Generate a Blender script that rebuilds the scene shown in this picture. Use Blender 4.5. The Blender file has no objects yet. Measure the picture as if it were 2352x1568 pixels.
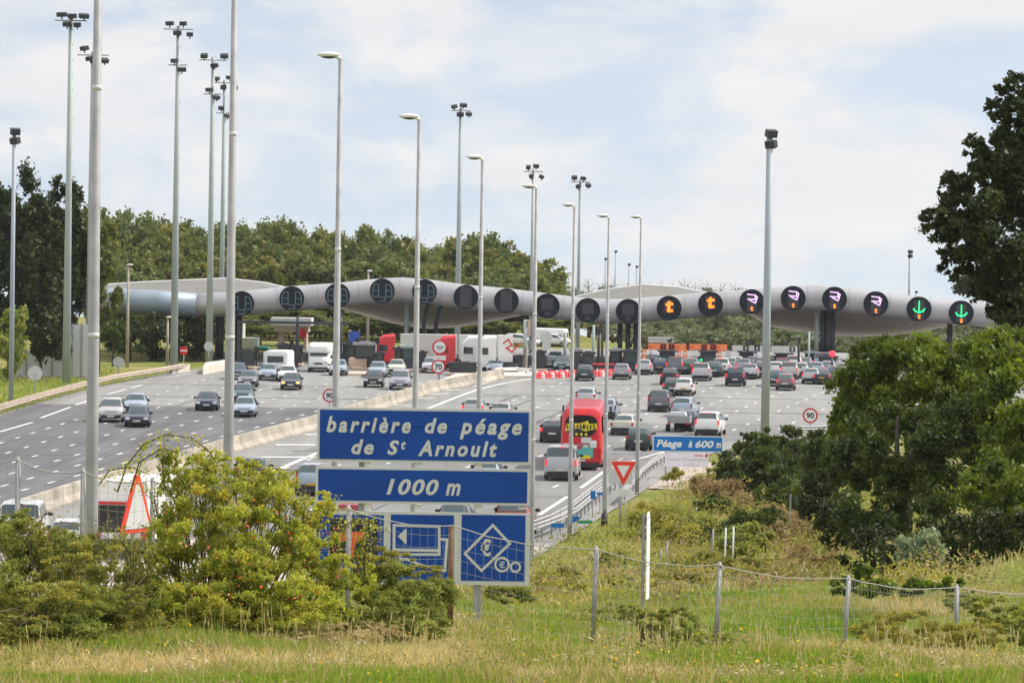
import bpy, bmesh, math, random
import numpy as np
from mathutils import Vector, Matrix, Euler

random.seed(7)
RNG = np.random.default_rng(11)
SC = bpy.context.scene
COL = SC.collection
rad = math.radians

# ------------------------------------------------------------------ camera
F = 8400.0                 # focal length in units of a 2352 px wide picture
CXP, CYP, HOR = 1176.0, 784.0, 640.0
CZ = 14.9                  # camera height above the motorway datum (it stands on a bank)
SLOPE = 134.0 / F          # the motorway climbs gently away from the camera
PITCH = math.atan((CYP - HOR) / F)
ROLL = 0.0150
cam_d = bpy.data.cameras.new("camera")
cam_d.sensor_width = 36.0
cam_d.lens = F / 2352.0 * 36.0
cam_d.clip_start = 1.0
cam_d.clip_end = 6000.0
cam = bpy.data.objects.new("camera", cam_d)
COL.objects.link(cam)
RM = Euler((math.pi / 2 - PITCH, 0, 0)).to_matrix() @ Matrix.Rotation(ROLL, 3, 'Z')
cam.matrix_world = Matrix.Translation((0, 0, CZ)) @ RM.to_4x4()
SC.camera = cam

# ------------------------------------------------------------------ sky, sun, exposure
SUN_EL, SUN_AZ = rad(49), rad(73)       # azimuth clockwise from +Y
world = bpy.data.worlds.new("World")
SC.world = world
world.use_nodes = True
wn, wl = world.node_tree.nodes, world.node_tree.links
wn.clear()
w_out = wn.new('ShaderNodeOutputWorld')
w_bg = wn.new('ShaderNodeBackground')
w_bg.inputs[1].default_value = 0.13
w_sky = wn.new('ShaderNodeTexSky')
w_sky.sky_type = 'NISHITA'
w_sky.sun_disc = False
w_sky.sun_elevation = SUN_EL
w_sky.sun_rotation = SUN_AZ
w_sky.air_density = 1.0
w_sky.dust_density = 0.6
w_sky.ozone_density = 1.6
w_tc = wn.new('ShaderNodeTexCoord')
w_up = wn.new('ShaderNodeVectorMath'); w_up.operation = 'ADD'
w_up.inputs[1].default_value = (0, 0, 0.12)
wl.new(w_tc.outputs['Generated'], w_up.inputs[0])
wl.new(w_up.outputs[0], w_sky.inputs[0])
w_map = wn.new('ShaderNodeMapping')
w_map.inputs['Scale'].default_value = (15, 15, 36)
w_map.inputs['Location'].default_value = (0.3, 0.2, 0.9)
wl.new(w_tc.outputs['Generated'], w_map.inputs[0])
w_n1 = wn.new('ShaderNodeTexNoise')
w_n1.inputs['Scale'].default_value = 1.0
w_n1.inputs['Detail'].default_value = 5.0
w_n1.inputs['Roughness'].default_value = 0.55
w_n1.inputs['Distortion'].default_value = 0.5
wl.new(w_map.outputs[0], w_n1.inputs[0])
w_ramp = wn.new('ShaderNodeValToRGB')
w_ramp.color_ramp.elements[0].position = 0.40
w_ramp.color_ramp.elements[0].color = (0.48, 0.48, 0.48, 1)
w_ramp.color_ramp.elements[1].position = 0.56
w_ramp.color_ramp.elements[1].color = (0.99, 0.97, 0.97, 1)
wl.new(w_n1.outputs['Fac'], w_ramp.inputs[0])
w_mapb = wn.new('ShaderNodeMapping')
w_mapb.inputs['Scale'].default_value = (8, 8, 60)
w_mapb.inputs['Location'].default_value = (3.1, 1.2, 0.4)
wl.new(w_tc.outputs['Generated'], w_mapb.inputs[0])
w_n2 = wn.new('ShaderNodeTexNoise')
w_n2.inputs['Scale'].default_value = 1.0
w_n2.inputs['Detail'].default_value = 3.0
wl.new(w_mapb.outputs[0], w_n2.inputs[0])
w_cc = wn.new('ShaderNodeMix'); w_cc.data_type = 'RGBA'
w_cc.inputs[6].default_value = (5.3, 5.5, 5.9, 1)
w_cc.inputs[7].default_value = (6.9, 6.7, 6.35, 1)
wl.new(w_n2.outputs['Fac'], w_cc.inputs[0])
w_mix = wn.new('ShaderNodeMix'); w_mix.data_type = 'RGBA'
wl.new(w_ramp.outputs[0], w_mix.inputs[0])
w_sc = wn.new('ShaderNodeMix'); w_sc.data_type = 'RGBA'; w_sc.blend_type = 'MULTIPLY'
w_sc.inputs[0].default_value = 1.0
w_sc.inputs[7].default_value = (1.0, 1.0, 1.0, 1)
wl.new(w_sky.outputs[0], w_sc.inputs[6])
wl.new(w_sc.outputs[2], w_mix.inputs[6])
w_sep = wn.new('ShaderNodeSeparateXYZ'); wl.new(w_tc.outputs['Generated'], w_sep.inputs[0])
w_el = wn.new('ShaderNodeMapRange'); w_el.interpolation_type = 'SMOOTHSTEP'       # clouds above the view brightened, added to strengthen the skylight
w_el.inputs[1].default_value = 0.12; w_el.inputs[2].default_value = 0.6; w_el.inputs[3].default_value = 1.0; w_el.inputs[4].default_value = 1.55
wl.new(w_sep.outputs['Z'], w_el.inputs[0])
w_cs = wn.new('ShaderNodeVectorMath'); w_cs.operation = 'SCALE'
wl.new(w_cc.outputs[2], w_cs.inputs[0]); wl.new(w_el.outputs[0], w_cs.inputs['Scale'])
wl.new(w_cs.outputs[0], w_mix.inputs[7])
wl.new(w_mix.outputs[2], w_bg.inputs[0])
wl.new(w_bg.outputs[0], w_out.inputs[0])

sun_d = bpy.data.lights.new("sun", 'SUN')
sun_d.energy = 4.0
sun_d.angle = rad(0.6)
sun_d.color = (1.0, 0.93, 0.83)
sun = bpy.data.objects.new("sun", sun_d)
COL.objects.link(sun)
sdir = Vector((math.sin(SUN_AZ) * math.cos(SUN_EL), math.cos(SUN_AZ) * math.cos(SUN_EL), math.sin(SUN_EL)))
sun.rotation_euler = sdir.to_track_quat('Z', 'Y').to_euler()
SC.view_settings.view_transform = 'Standard'
SC.view_settings.look = 'None'
SC.view_settings.exposure = 0.15
SC.view_settings.gamma = 1.0
SC.cycles.max_bounces = 6
SC.cycles.transparent_max_bounces = 8

# ------------------------------------------------------------------ coordinates
def ray(X, Y):
    return RM @ Vector((X - CXP, CYP - Y, -F))
def G(X, Y):                      # a place on the road surface
    r = ray(X, Y)
    t = CZ / (SLOPE * r.y - r.z)
    return Vector((r.x * t, r.y * t, CZ + r.z * t))
def P(X, Y, d):                   # a place at distance d
    r = ray(X, Y)
    t = d / r.y
    return Vector((r.x * t, d, CZ + r.z * t))
def S(d): return F / d
def sstep(t):
    t = np.clip(t, 0, 1); return t * t * (3 - 2 * t)
def road_z(y): return SLOPE * y

XE_Y = np.array([60, 95, 140, 170, 200, 232, 250, 262, 280, 1000.])
XE_X = np.array([-14, -9.5, -3.0, 1.4, 6.0, 10.6, 16, 26, 70, 90.])
def xedge(y): return np.interp(y, XE_Y, XE_X)

# terrain control points: picture place and distance of the bank this side of the motorway
CP = [(0,1740,38),(1176,1740,38),(2352,1740,38),(0,1980,30),(1176,1980,30),(2352,1980,30),(0,1620,47),(600,1625,46),(1176,1625,46),(1800,1625,46),(2352,1620,46),(300,1530,55),(1176,1550,55),(1900,1560,55),
      (0,1470,62),(350,1420,62),(700,1450,64),(1100,1485,67),(1370,1496,68),(1650,1512,69),(1948,1512,71),(2197,1486,76),(2352,1450,80),
      (600,1480,76),(1100,1462,81),(1500,1425,86),(1950,1405,86),(2200,1355,92),(2352,1300,95),(2500,1250,95),
      (1250,1400,105),(1500,1370,112),(1800,1362,112),(2000,1372,105),(2150,1360,100),
      (1300,1325,132),(1500,1285,140),(1700,1290,135),(1900,1330,125),
      (1308,1243,168),(1388,1205,178),(1500,1180,180),(1650,1190,168),(1850,1262,155),(2000,1330,120),
      (1463,1132,200),(1560,1100,212),(1700,1110,205),(1850,1190,190),(2050,1200,170),(2300,1150,150),
      (1650,1050,236),(1800,1060,236),(2000,1080,225),(2300,1090,210)]
cpw = [P(*c) for c in CP]
CPX = np.array([c.x for c in cpw]); CPY = np.array([c.y for c in cpw])
CPH = np.array([c.z - road_z(c.y) for c in cpw])
extra = [(-12,20,11.4),(0,20,11.4),(12,20,11.4),(-30,30,11.2),(30,30,11.6),(-30,60,8.2),(-30,80,4.5),(35,60,8.6),(40,90,7.5),(40,120,4.0),
         (0,0,13.2),(-15,0,13.2),(15,0,13.2),(-40,0,13.),(40,0,13.),(0,-30,13.),(60,60,8),(60,140,2),(60,200,0.5)]
CPX = np.append(CPX, [e[0] for e in extra]); CPY = np.append(CPY, [e[1] for e in extra]); CPH = np.append(CPH, [e[2] for e in extra])
def T(x, y):
    x = np.atleast_1d(np.asarray(x, float)); y = np.atleast_1d(np.asarray(y, float))
    out = np.empty(x.shape)
    for i in range(0, x.size, 20000):
        xs, ys = x.ravel()[i:i+20000], y.ravel()[i:i+20000]
        # distances are shortened along the view so that neighbours across the slope count more
        d2 = (xs[:, None] - CPX) ** 2 + ((ys[:, None] - CPY) * 0.55) ** 2
        w = 1.0 / (d2 + 1.2) ** 1.8
        out.ravel()[i:i+20000] = (w * CPH).sum(1) / w.sum(1)
    m = np.maximum(sstep((x - xedge(y) - 1.0) / 4.5), sstep((112 - y) / 34.0))
    m = m * sstep((262 - y) / 30.0)
    h = out * m
    h = h - 4.5 * sstep((y - 425) / 60) * sstep((x - 10) / 14)
    return road_z(np.minimum(y, 460)) + h - np.where(m < 0.02, 0.06, 0.0) - np.maximum(0, y - 460) * 0.01
def Tz(x, y): return float(T([x], [y])[0])

# ------------------------------------------------------------------ materials
def mat(name, col, rough=0.6, metal=0.0, emit=0.0, var=0.0, vscale=4.0, bump=0.0, bscale=30.0, spec=0.5, coat=0.0):
    m = bpy.data.materials.new(name); m.use_nodes = True
    nt = m.node_tree; b = nt.nodes['Principled BSDF']
    b.inputs['Base Color'].default_value = (*col, 1); b.inputs['Roughness'].default_value = rough
    b.inputs['Metallic'].default_value = metal; b.inputs['Specular IOR Level'].default_value = spec
    b.inputs['Coat Weight'].default_value = coat
    if emit:
        b.inputs['Emission Color'].default_value = (*col, 1); b.inputs['Emission Strength'].default_value = emit
    if var or bump:
        tc = nt.nodes.new('ShaderNodeTexCoord'); n = nt.nodes.new('ShaderNodeTexNoise')
        n.inputs['Scale'].default_value = vscale; n.inputs['Detail'].default_value = 6
        nt.links.new(tc.outputs['Object'], n.inputs[0])
        if var:
            mx = nt.nodes.new('ShaderNodeMix'); mx.data_type = 'RGBA'
            mx.inputs[6].default_value = (*[c * (1 - var) for c in col], 1)
            mx.inputs[7].default_value = (*[min(1, c * (1 + var)) for c in col], 1)
            r = nt.nodes.new('ShaderNodeMapRange'); r.inputs[1].default_value = 0.3; r.inputs[2].default_value = 0.7
            nt.links.new(n.outputs['Fac'], r.inputs[0]); nt.links.new(r.outputs[0], mx.inputs[0])
            nt.links.new(mx.outputs[2], b.inputs['Base Color'])
        if bump:
            n2 = nt.nodes.new('ShaderNodeTexNoise'); n2.inputs['Scale'].default_value = bscale
            n2.inputs['Detail'].default_value = 4; nt.links.new(tc.outputs['Object'], n2.inputs[0])
            bp = nt.nodes.new('ShaderNodeBump'); bp.inputs['Strength'].default_value = bump
            bp.inputs['Distance'].default_value = 0.05
            nt.links.new(n2.outputs['Fac'], bp.inputs['Height']); nt.links.new(bp.outputs[0], b.inputs['Normal'])
    return m

def leafmat(name, a, b, trans=0.35, third=None):
    m = bpy.data.materials.new(name); m.use_nodes = True
    nt = m.node_tree; nt.nodes.clear()
    at = nt.nodes.new('ShaderNodeAttribute'); at.attribute_name = 'tint'
    rp = nt.nodes.new('ShaderNodeValToRGB')
    rp.color_ramp.elements[0].color = (*a, 1); rp.color_ramp.elements[1].color = (*b, 1)
    if third:
        e = rp.color_ramp.elements.new(0.93); e.color = (*b, 1)
        rp.color_ramp.elements[-1].color = (*third, 1)
    nt.links.new(at.outputs['Fac'], rp.inputs[0])
    d = nt.nodes.new('ShaderNodeBsdfPrincipled'); d.inputs['Roughness'].default_value = 0.55
    d.inputs['Specular IOR Level'].default_value = 0.35
    t = nt.nodes.new('ShaderNodeBsdfTranslucent')
    hs = nt.nodes.new('ShaderNodeHueSaturation'); hs.inputs['Value'].default_value = 1.5; hs.inputs['Saturation'].default_value = 1.1
    hs.inputs['Hue'].default_value = 0.485
    nt.links.new(rp.outputs[0], d.inputs['Base Color']); nt.links.new(rp.outputs[0], hs.inputs['Color'])
    nt.links.new(hs.outputs[0], t.inputs[0])
    mx = nt.nodes.new('ShaderNodeMixShader'); mx.inputs[0].default_value = trans
    nt.links.new(d.outputs[0], mx.inputs[1]); nt.links.new(t.outputs[0], mx.inputs[2])
    o = nt.nodes.new('ShaderNodeOutputMaterial'); nt.links.new(mx.outputs[0], o.inputs[0])
    return m

M = {}
M['galv'] = mat('galvanised_steel', (0.33, 0.33, 0.335), 0.55, 0.0, var=0.2, vscale=2.2)
M['mast'] = mat('mast_paint', (0.37, 0.42, 0.41), 0.6, 0.0, var=0.08, vscale=0.7)
M['lampgrey'] = mat('lamp_housing', (0.72, 0.72, 0.70), 0.4)
M['dark'] = mat('dark_metal', (0.035, 0.04, 0.05), 0.5)
M['darkbooth'] = mat('dark_booth_panel', (0.035, 0.036, 0.055), 0.5, var=0.3, vscale=1.0)
M['rubber'] = mat('rubber', (0.018, 0.018, 0.02), 0.8)
M['rim'] = mat('wheel_rim', (0.35, 0.35, 0.37), 0.35, 0.7)
M['glass'] = mat('car_glass', (0.045, 0.07, 0.075), 0.08, spec=0.9)
M['glass2'] = mat('tinted_glass', (0.006, 0.008, 0.012), 0.08, spec=0.6)
M['headlight'] = mat('headlight_glass', (0.75, 0.78, 0.8), 0.1, 0.3)
M['headlit'] = mat('amber_lit_lamp', (1.0, 0.42, 0.10), 0.3, emit=2.0)
M['taillight'] = mat('tail_light_red', (0.50, 0.02, 0.03), 0.25)
M['taillit'] = mat('brake_light_lit', (0.9, 0.03, 0.04), 0.3, emit=0.7)
M['railrust'] = mat('weathered_rail', (0.46, 0.38, 0.31), 0.8, var=0.2, vscale=1.5)
M['plate'] = mat('number_plate_white', (0.62, 0.62, 0.6), 0.5)
M['platey'] = mat('number_plate_yellow', (0.62, 0.38, 0.04), 0.5)
M['trim'] = mat('black_plastic_trim', (0.03, 0.03, 0.034), 0.65)
M['white'] = mat('white_paint', (0.78, 0.78, 0.76), 0.5, var=0.05, vscale=0.8)
M['offwhite'] = mat('trailer_white', (0.68, 0.69, 0.64), 0.55, var=0.06, vscale=0.6)
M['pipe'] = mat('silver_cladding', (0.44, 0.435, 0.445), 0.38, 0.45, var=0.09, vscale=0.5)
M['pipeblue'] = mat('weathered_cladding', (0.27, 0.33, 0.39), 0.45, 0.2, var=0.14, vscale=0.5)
M['roof'] = mat('canopy_sheet', (0.17, 0.165, 0.15), 0.75, var=0.12, vscale=0.3)
M['soffit'] = mat('canopy_soffit', (0.88, 0.78, 0.70), 0.7, var=0.05, vscale=0.2)
M['disc'] = mat('display_housing', (0.010, 0.016, 0.024), 0.7, spec=0.3)
M['discgrey'] = mat('unlit_display', (0.055, 0.05, 0.06), 0.7)
M['discline'] = mat('unlit_display_outline', (0.16, 0.26, 0.30), 0.6)
M['ledorange'] = mat('led_orange', (1.0, 0.22, 0.02), 0.5, emit=1.6)
M['ledpink'] = mat('led_lilac', (0.85, 0.55, 1.0), 0.5, emit=1.1)
M['ledred'] = mat('led_red', (1.0, 0.03, 0.05), 0.5, emit=2.0)
M['ledgreen'] = mat('led_green', (0.02, 0.85, 0.28), 0.5, emit=1.1)
M['concrete'] = mat('concrete_barrier', (0.38, 0.34, 0.28), 0.85, var=0.35, vscale=0.6, bump=0.4, bscale=8)
M['conc2'] = mat('pale_concrete', (0.66, 0.60, 0.52), 0.85, var=0.12, vscale=0.6)
M['blue'] = mat('sign_blue', (0.005, 0.062, 0.33), 0.5, var=0.16, vscale=1.0, spec=0.3)
M['blue2'] = mat('sign_blue_bright', (0.01, 0.17, 0.50), 0.5, spec=0.3)
M['signgrey'] = mat('sign_frame', (0.62, 0.63, 0.60), 0.6, var=0.05, vscale=2)
M['signwhite'] = mat('sign_white', (0.78, 0.80, 0.78), 0.6)
M['signred'] = mat('sign_red', (0.60, 0.02, 0.03), 0.5)
M['yieldred'] = mat('sign_orange_red', (0.85, 0.05, 0.02), 0.5)
M['black'] = mat('black_paint', (0.015, 0.015, 0.015), 0.6)
M['orange'] = mat('orange_banner', (0.95, 0.26, 0.10), 0.6, var=0.1, vscale=1.5)
M['teorange'] = mat('orange_symbol', (0.85, 0.13, 0.03), 0.6)
M['brown'] = mat('weathered_wood_post', (0.20, 0.12, 0.07), 0.8, var=0.2, vscale=3)
M['wire'] = mat('fence_wire', (0.36, 0.36, 0.33), 0.7, 0.0)
M['truckred'] = mat('truck_red', (0.75, 0.045, 0.06), 0.4, coat=0.3)
M['busred'] = mat('bus_red', (0.62, 0.012, 0.025), 0.35, coat=0.4, spec=0.5)
M['yellow'] = mat('yellow_graphic', (0.75, 0.60, 0.03), 0.5)
M['teal'] = mat('teal_panel', (0.10, 0.42, 0.38), 0.5)
M['conered'] = mat('barrier_red', (0.72, 0.07, 0.08), 0.5)
M['conewhite'] = mat('barrier_white', (0.75, 0.62, 0.62), 0.5)
M['bark'] = mat('bark', (0.09, 0.075, 0.06), 0.9, var=0.3, vscale=2)
M['twig'] = mat('twig', (0.14, 0.10, 0.06), 0.9)
M['hip'] = mat('rose_hip', (0.80, 0.10, 0.015), 0.4)
M['panelgrey'] = mat('noise_screen_panel', (0.60, 0.61, 0.62), 0.7, var=0.08, vscale=0.4)
M['kerb'] = mat('beige_island', (0.55, 0.42, 0.33), 0.85, var=0.15, vscale=0.7)
M['cyan'] = mat('turquoise_container', (0.08, 0.42, 0.42), 0.6)
M['bluepaint'] = mat('blue_panel', (0.03, 0.09, 0.42), 0.5)
M['greensign'] = mat('green_sign', (0.02, 0.30, 0.16), 0.5)
M['mauvewhite'] = mat('sign_lilac_white', (0.82, 0.80, 0.88), 0.6)
M['paint'] = mat('road_paint', (0.68, 0.68, 0.66), 0.7, var=0.28, vscale=2.5)

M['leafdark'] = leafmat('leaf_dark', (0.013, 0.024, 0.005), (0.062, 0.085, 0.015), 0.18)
M['leafforest'] = leafmat('leaf_forest', (0.055, 0.085, 0.018), (0.21, 0.225, 0.05), 0.3, (0.29, 0.20, 0.06))
M['leafforest2'] = leafmat('leaf_forest_cool', (0.052, 0.09, 0.024), (0.175, 0.21, 0.055), 0.3)
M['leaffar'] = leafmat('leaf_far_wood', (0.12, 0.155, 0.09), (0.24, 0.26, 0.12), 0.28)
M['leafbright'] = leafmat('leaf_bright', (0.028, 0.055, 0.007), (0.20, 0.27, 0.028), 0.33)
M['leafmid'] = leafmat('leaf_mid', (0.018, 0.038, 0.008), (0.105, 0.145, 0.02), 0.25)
M['leafrose'] = leafmat('leaf_rose', (0.15, 0.20, 0.025), (0.52, 0.54, 0.10), 0.48, (0.62, 0.37, 0.07))
M['leafgreen'] = leafmat('leaf_undergrowth', (0.08, 0.115, 0.022), (0.35, 0.38, 0.085), 0.43)
M['leafolive'] = leafmat('leaf_olive', (0.16, 0.17, 0.03), (0.40, 0.38, 0.08), 0.4)
M['leafrust'] = leafmat('leaf_rust', (0.20, 0.14, 0.06), (0.40, 0.31, 0.14), 0.3)
M['leafsilver'] = leafmat('leaf_silver', (0.15, 0.20, 0.11), (0.34, 0.40, 0.22), 0.3)
M['twigbare'] = leafmat('bare_twigs', (0.24, 0.22, 0.18), (0.38, 0.35, 0.28), 0.1)
M['grass'] = leafmat('grass_blades', (0.10, 0.20, 0.02), (0.62, 0.53, 0.26), 0.38)
e_ = M['grass'].node_tree.nodes['Color Ramp'].color_ramp
e_.elements.new(0.28).color = (0.20, 0.33, 0.035, 1)
e_.elements.new(0.5).color = (0.26, 0.31, 0.06, 1)
e_.elements.new(0.72).color = (0.38, 0.32, 0.12, 1)

def ground_mat():
    m = bpy.data.materials.new('grassy_ground'); m.use_nodes = True
    nt = m.node_tree; b = nt.nodes['Principled BSDF']; b.inputs['Roughness'].default_value = 0.95
    b.inputs['Specular IOR Level'].default_value = 0.1
    g = nt.nodes.new('ShaderNodeNewGeometry')
    n1 = nt.nodes.new('ShaderNodeTexNoise'); n1.inputs['Scale'].default_value = 0.22; n1.inputs['Detail'].default_value = 9
    n1.inputs['Roughness'].default_value = 0.65
    n2 = nt.nodes.new('ShaderNodeTexNoise'); n2.inputs['Scale'].default_value = 5.0; n2.inputs['Detail'].default_value = 6
    nt.links.new(g.outputs['Position'], n1.inputs[0]); nt.links.new(g.outputs['Position'], n2.inputs[0])
    rp = nt.nodes.new('ShaderNodeValToRGB'); cr = rp.color_ramp
    cr.elements[0].position = 0.34; cr.elements[0].color = (0.14, 0.19, 0.04, 1)
    cr.elements[1].position = 0.64; cr.elements[1].color = (0.34, 0.28, 0.13, 1)
    cr.elements.new(0.5).color = (0.22, 0.23, 0.06, 1)
    nt.links.new(n1.outputs['Fac'], rp.inputs[0])
    mx = nt.nodes.new('ShaderNodeMix'); mx.data_type = 'RGBA'; mx.blend_type = 'MULTIPLY'; mx.inputs[0].default_value = 0.7
    rp2 = nt.nodes.new('ShaderNodeValToRGB')
    rp2.color_ramp.elements[0].position = 0.3; rp2.color_ramp.elements[0].color = (0.5, 0.5, 0.5, 1)
    rp2.color_ramp.elements[1].position = 0.7; rp2.color_ramp.elements[1].color = (1.25, 1.25, 1.2, 1)
    nt.links.new(n2.outputs['Fac'], rp2.inputs[0])
    nt.links.new(rp.outputs[0], mx.inputs[6]); nt.links.new(rp2.outputs[0], mx.inputs[7])
    nt.links.new(mx.outputs[2], b.inputs['Base Color'])
    bp = nt.nodes.new('ShaderNodeBump'); bp.inputs['Strength'].default_value = 0.8; bp.inputs['Distance'].default_value = 0.2
    nt.links.new(n2.outputs['Fac'], bp.inputs['Height']); nt.links.new(bp.outputs[0], b.inputs['Normal'])
    return m
M['ground'] = ground_mat()

def asphalt(name, col, streak=0.1):
    m = bpy.data.materials.new(name); m.use_nodes = True
    nt = m.node_tree; b = nt.nodes['Principled BSDF']; b.inputs['Roughness'].default_value = 0.85
    b.inputs['Specular IOR Level'].default_value = 0.25
    g = nt.nodes.new('ShaderNodeNewGeometry')
    mp = nt.nodes.new('ShaderNodeMapping'); mp.inputs['Rotation'].default_value = (0, 0, 0.14)
    mp.inputs['Scale'].default_value = (0.9, 0.02, 1)
    nt.links.new(g.outputs['Position'], mp.inputs[0])
    n1 = nt.nodes.new('ShaderNodeTexNoise'); n1.inputs['Scale'].default_value = 1.0; n1.inputs['Detail'].default_value = 4
    nt.links.new(mp.outputs[0], n1.inputs[0])
    n2 = nt.nodes.new('ShaderNodeTexNoise'); n2.inputs['Scale'].default_value = 0.12; n2.inputs['Detail'].default_value = 5
    nt.links.new(g.outputs['Position'], n2.inputs[0])
    n3 = nt.nodes.new('ShaderNodeTexNoise'); n3.inputs['Scale'].default_value = 9.0; n3.inputs['Detail'].default_value = 3
    nt.links.new(g.outputs['Position'], n3.inputs[0])
    ad = nt.nodes.new('ShaderNodeMath'); ad.operation = 'ADD'
    nt.links.new(n1.outputs['Fac'], ad.inputs[0]); nt.links.new(n2.outputs['Fac'], ad.inputs[1])
    ad2 = nt.nodes.new('ShaderNodeMath'); ad2.operation = 'MULTIPLY_ADD'; ad2.inputs[1].default_value = 0.3
    nt.links.new(n3.outputs['Fac'], ad2.inputs[0]); nt.links.new(ad.outputs[0], ad2.inputs[2])
    r = nt.nodes.new('ShaderNodeMapRange'); r.inputs[1].default_value = 0.8; r.inputs[2].default_value = 1.5
    r.inputs[3].default_value = 1 - streak; r.inputs[4].default_value = 1 + streak
    nt.links.new(ad2.outputs[0], r.inputs[0])
    mx = nt.nodes.new('ShaderNodeMix'); mx.data_type = 'RGBA'; mx.blend_type = 'MULTIPLY'; mx.inputs[0].default_value = 1
    mx.inputs[6].default_value = (*col, 1)
    nt.links.new(r.outputs[0], mx.inputs[7]); nt.links.new(mx.outputs[2], b.inputs['Base Color'])
    return m
M['asph'] = asphalt('asphalt_worn', (0.245, 0.243, 0.236), 0.2)
M['asphdark'] = asphalt('asphalt_newer', (0.13, 0.127, 0.135), 0.28)
M['asphpale'] = asphalt('shoulder_pale', (0.42, 0.375, 0.34), 0.2)

# ------------------------------------------------------------------ mesh tools
def prop(o, label=None, cat=None, group=None, kind=None):
    if label: o['label'] = label
    if cat: o['category'] = cat
    if group: o['group'] = group
    if kind: o['kind'] = kind
    return o
def empty(name, loc, rz=0, label=None, cat=None, group=None, rx=0):
    o = bpy.data.objects.new(name, None); o.empty_display_size = 0.3
    COL.objects.link(o); o.location = loc; o.rotation_euler = (rx, 0, rz)
    return prop(o, label, cat, group)

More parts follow.
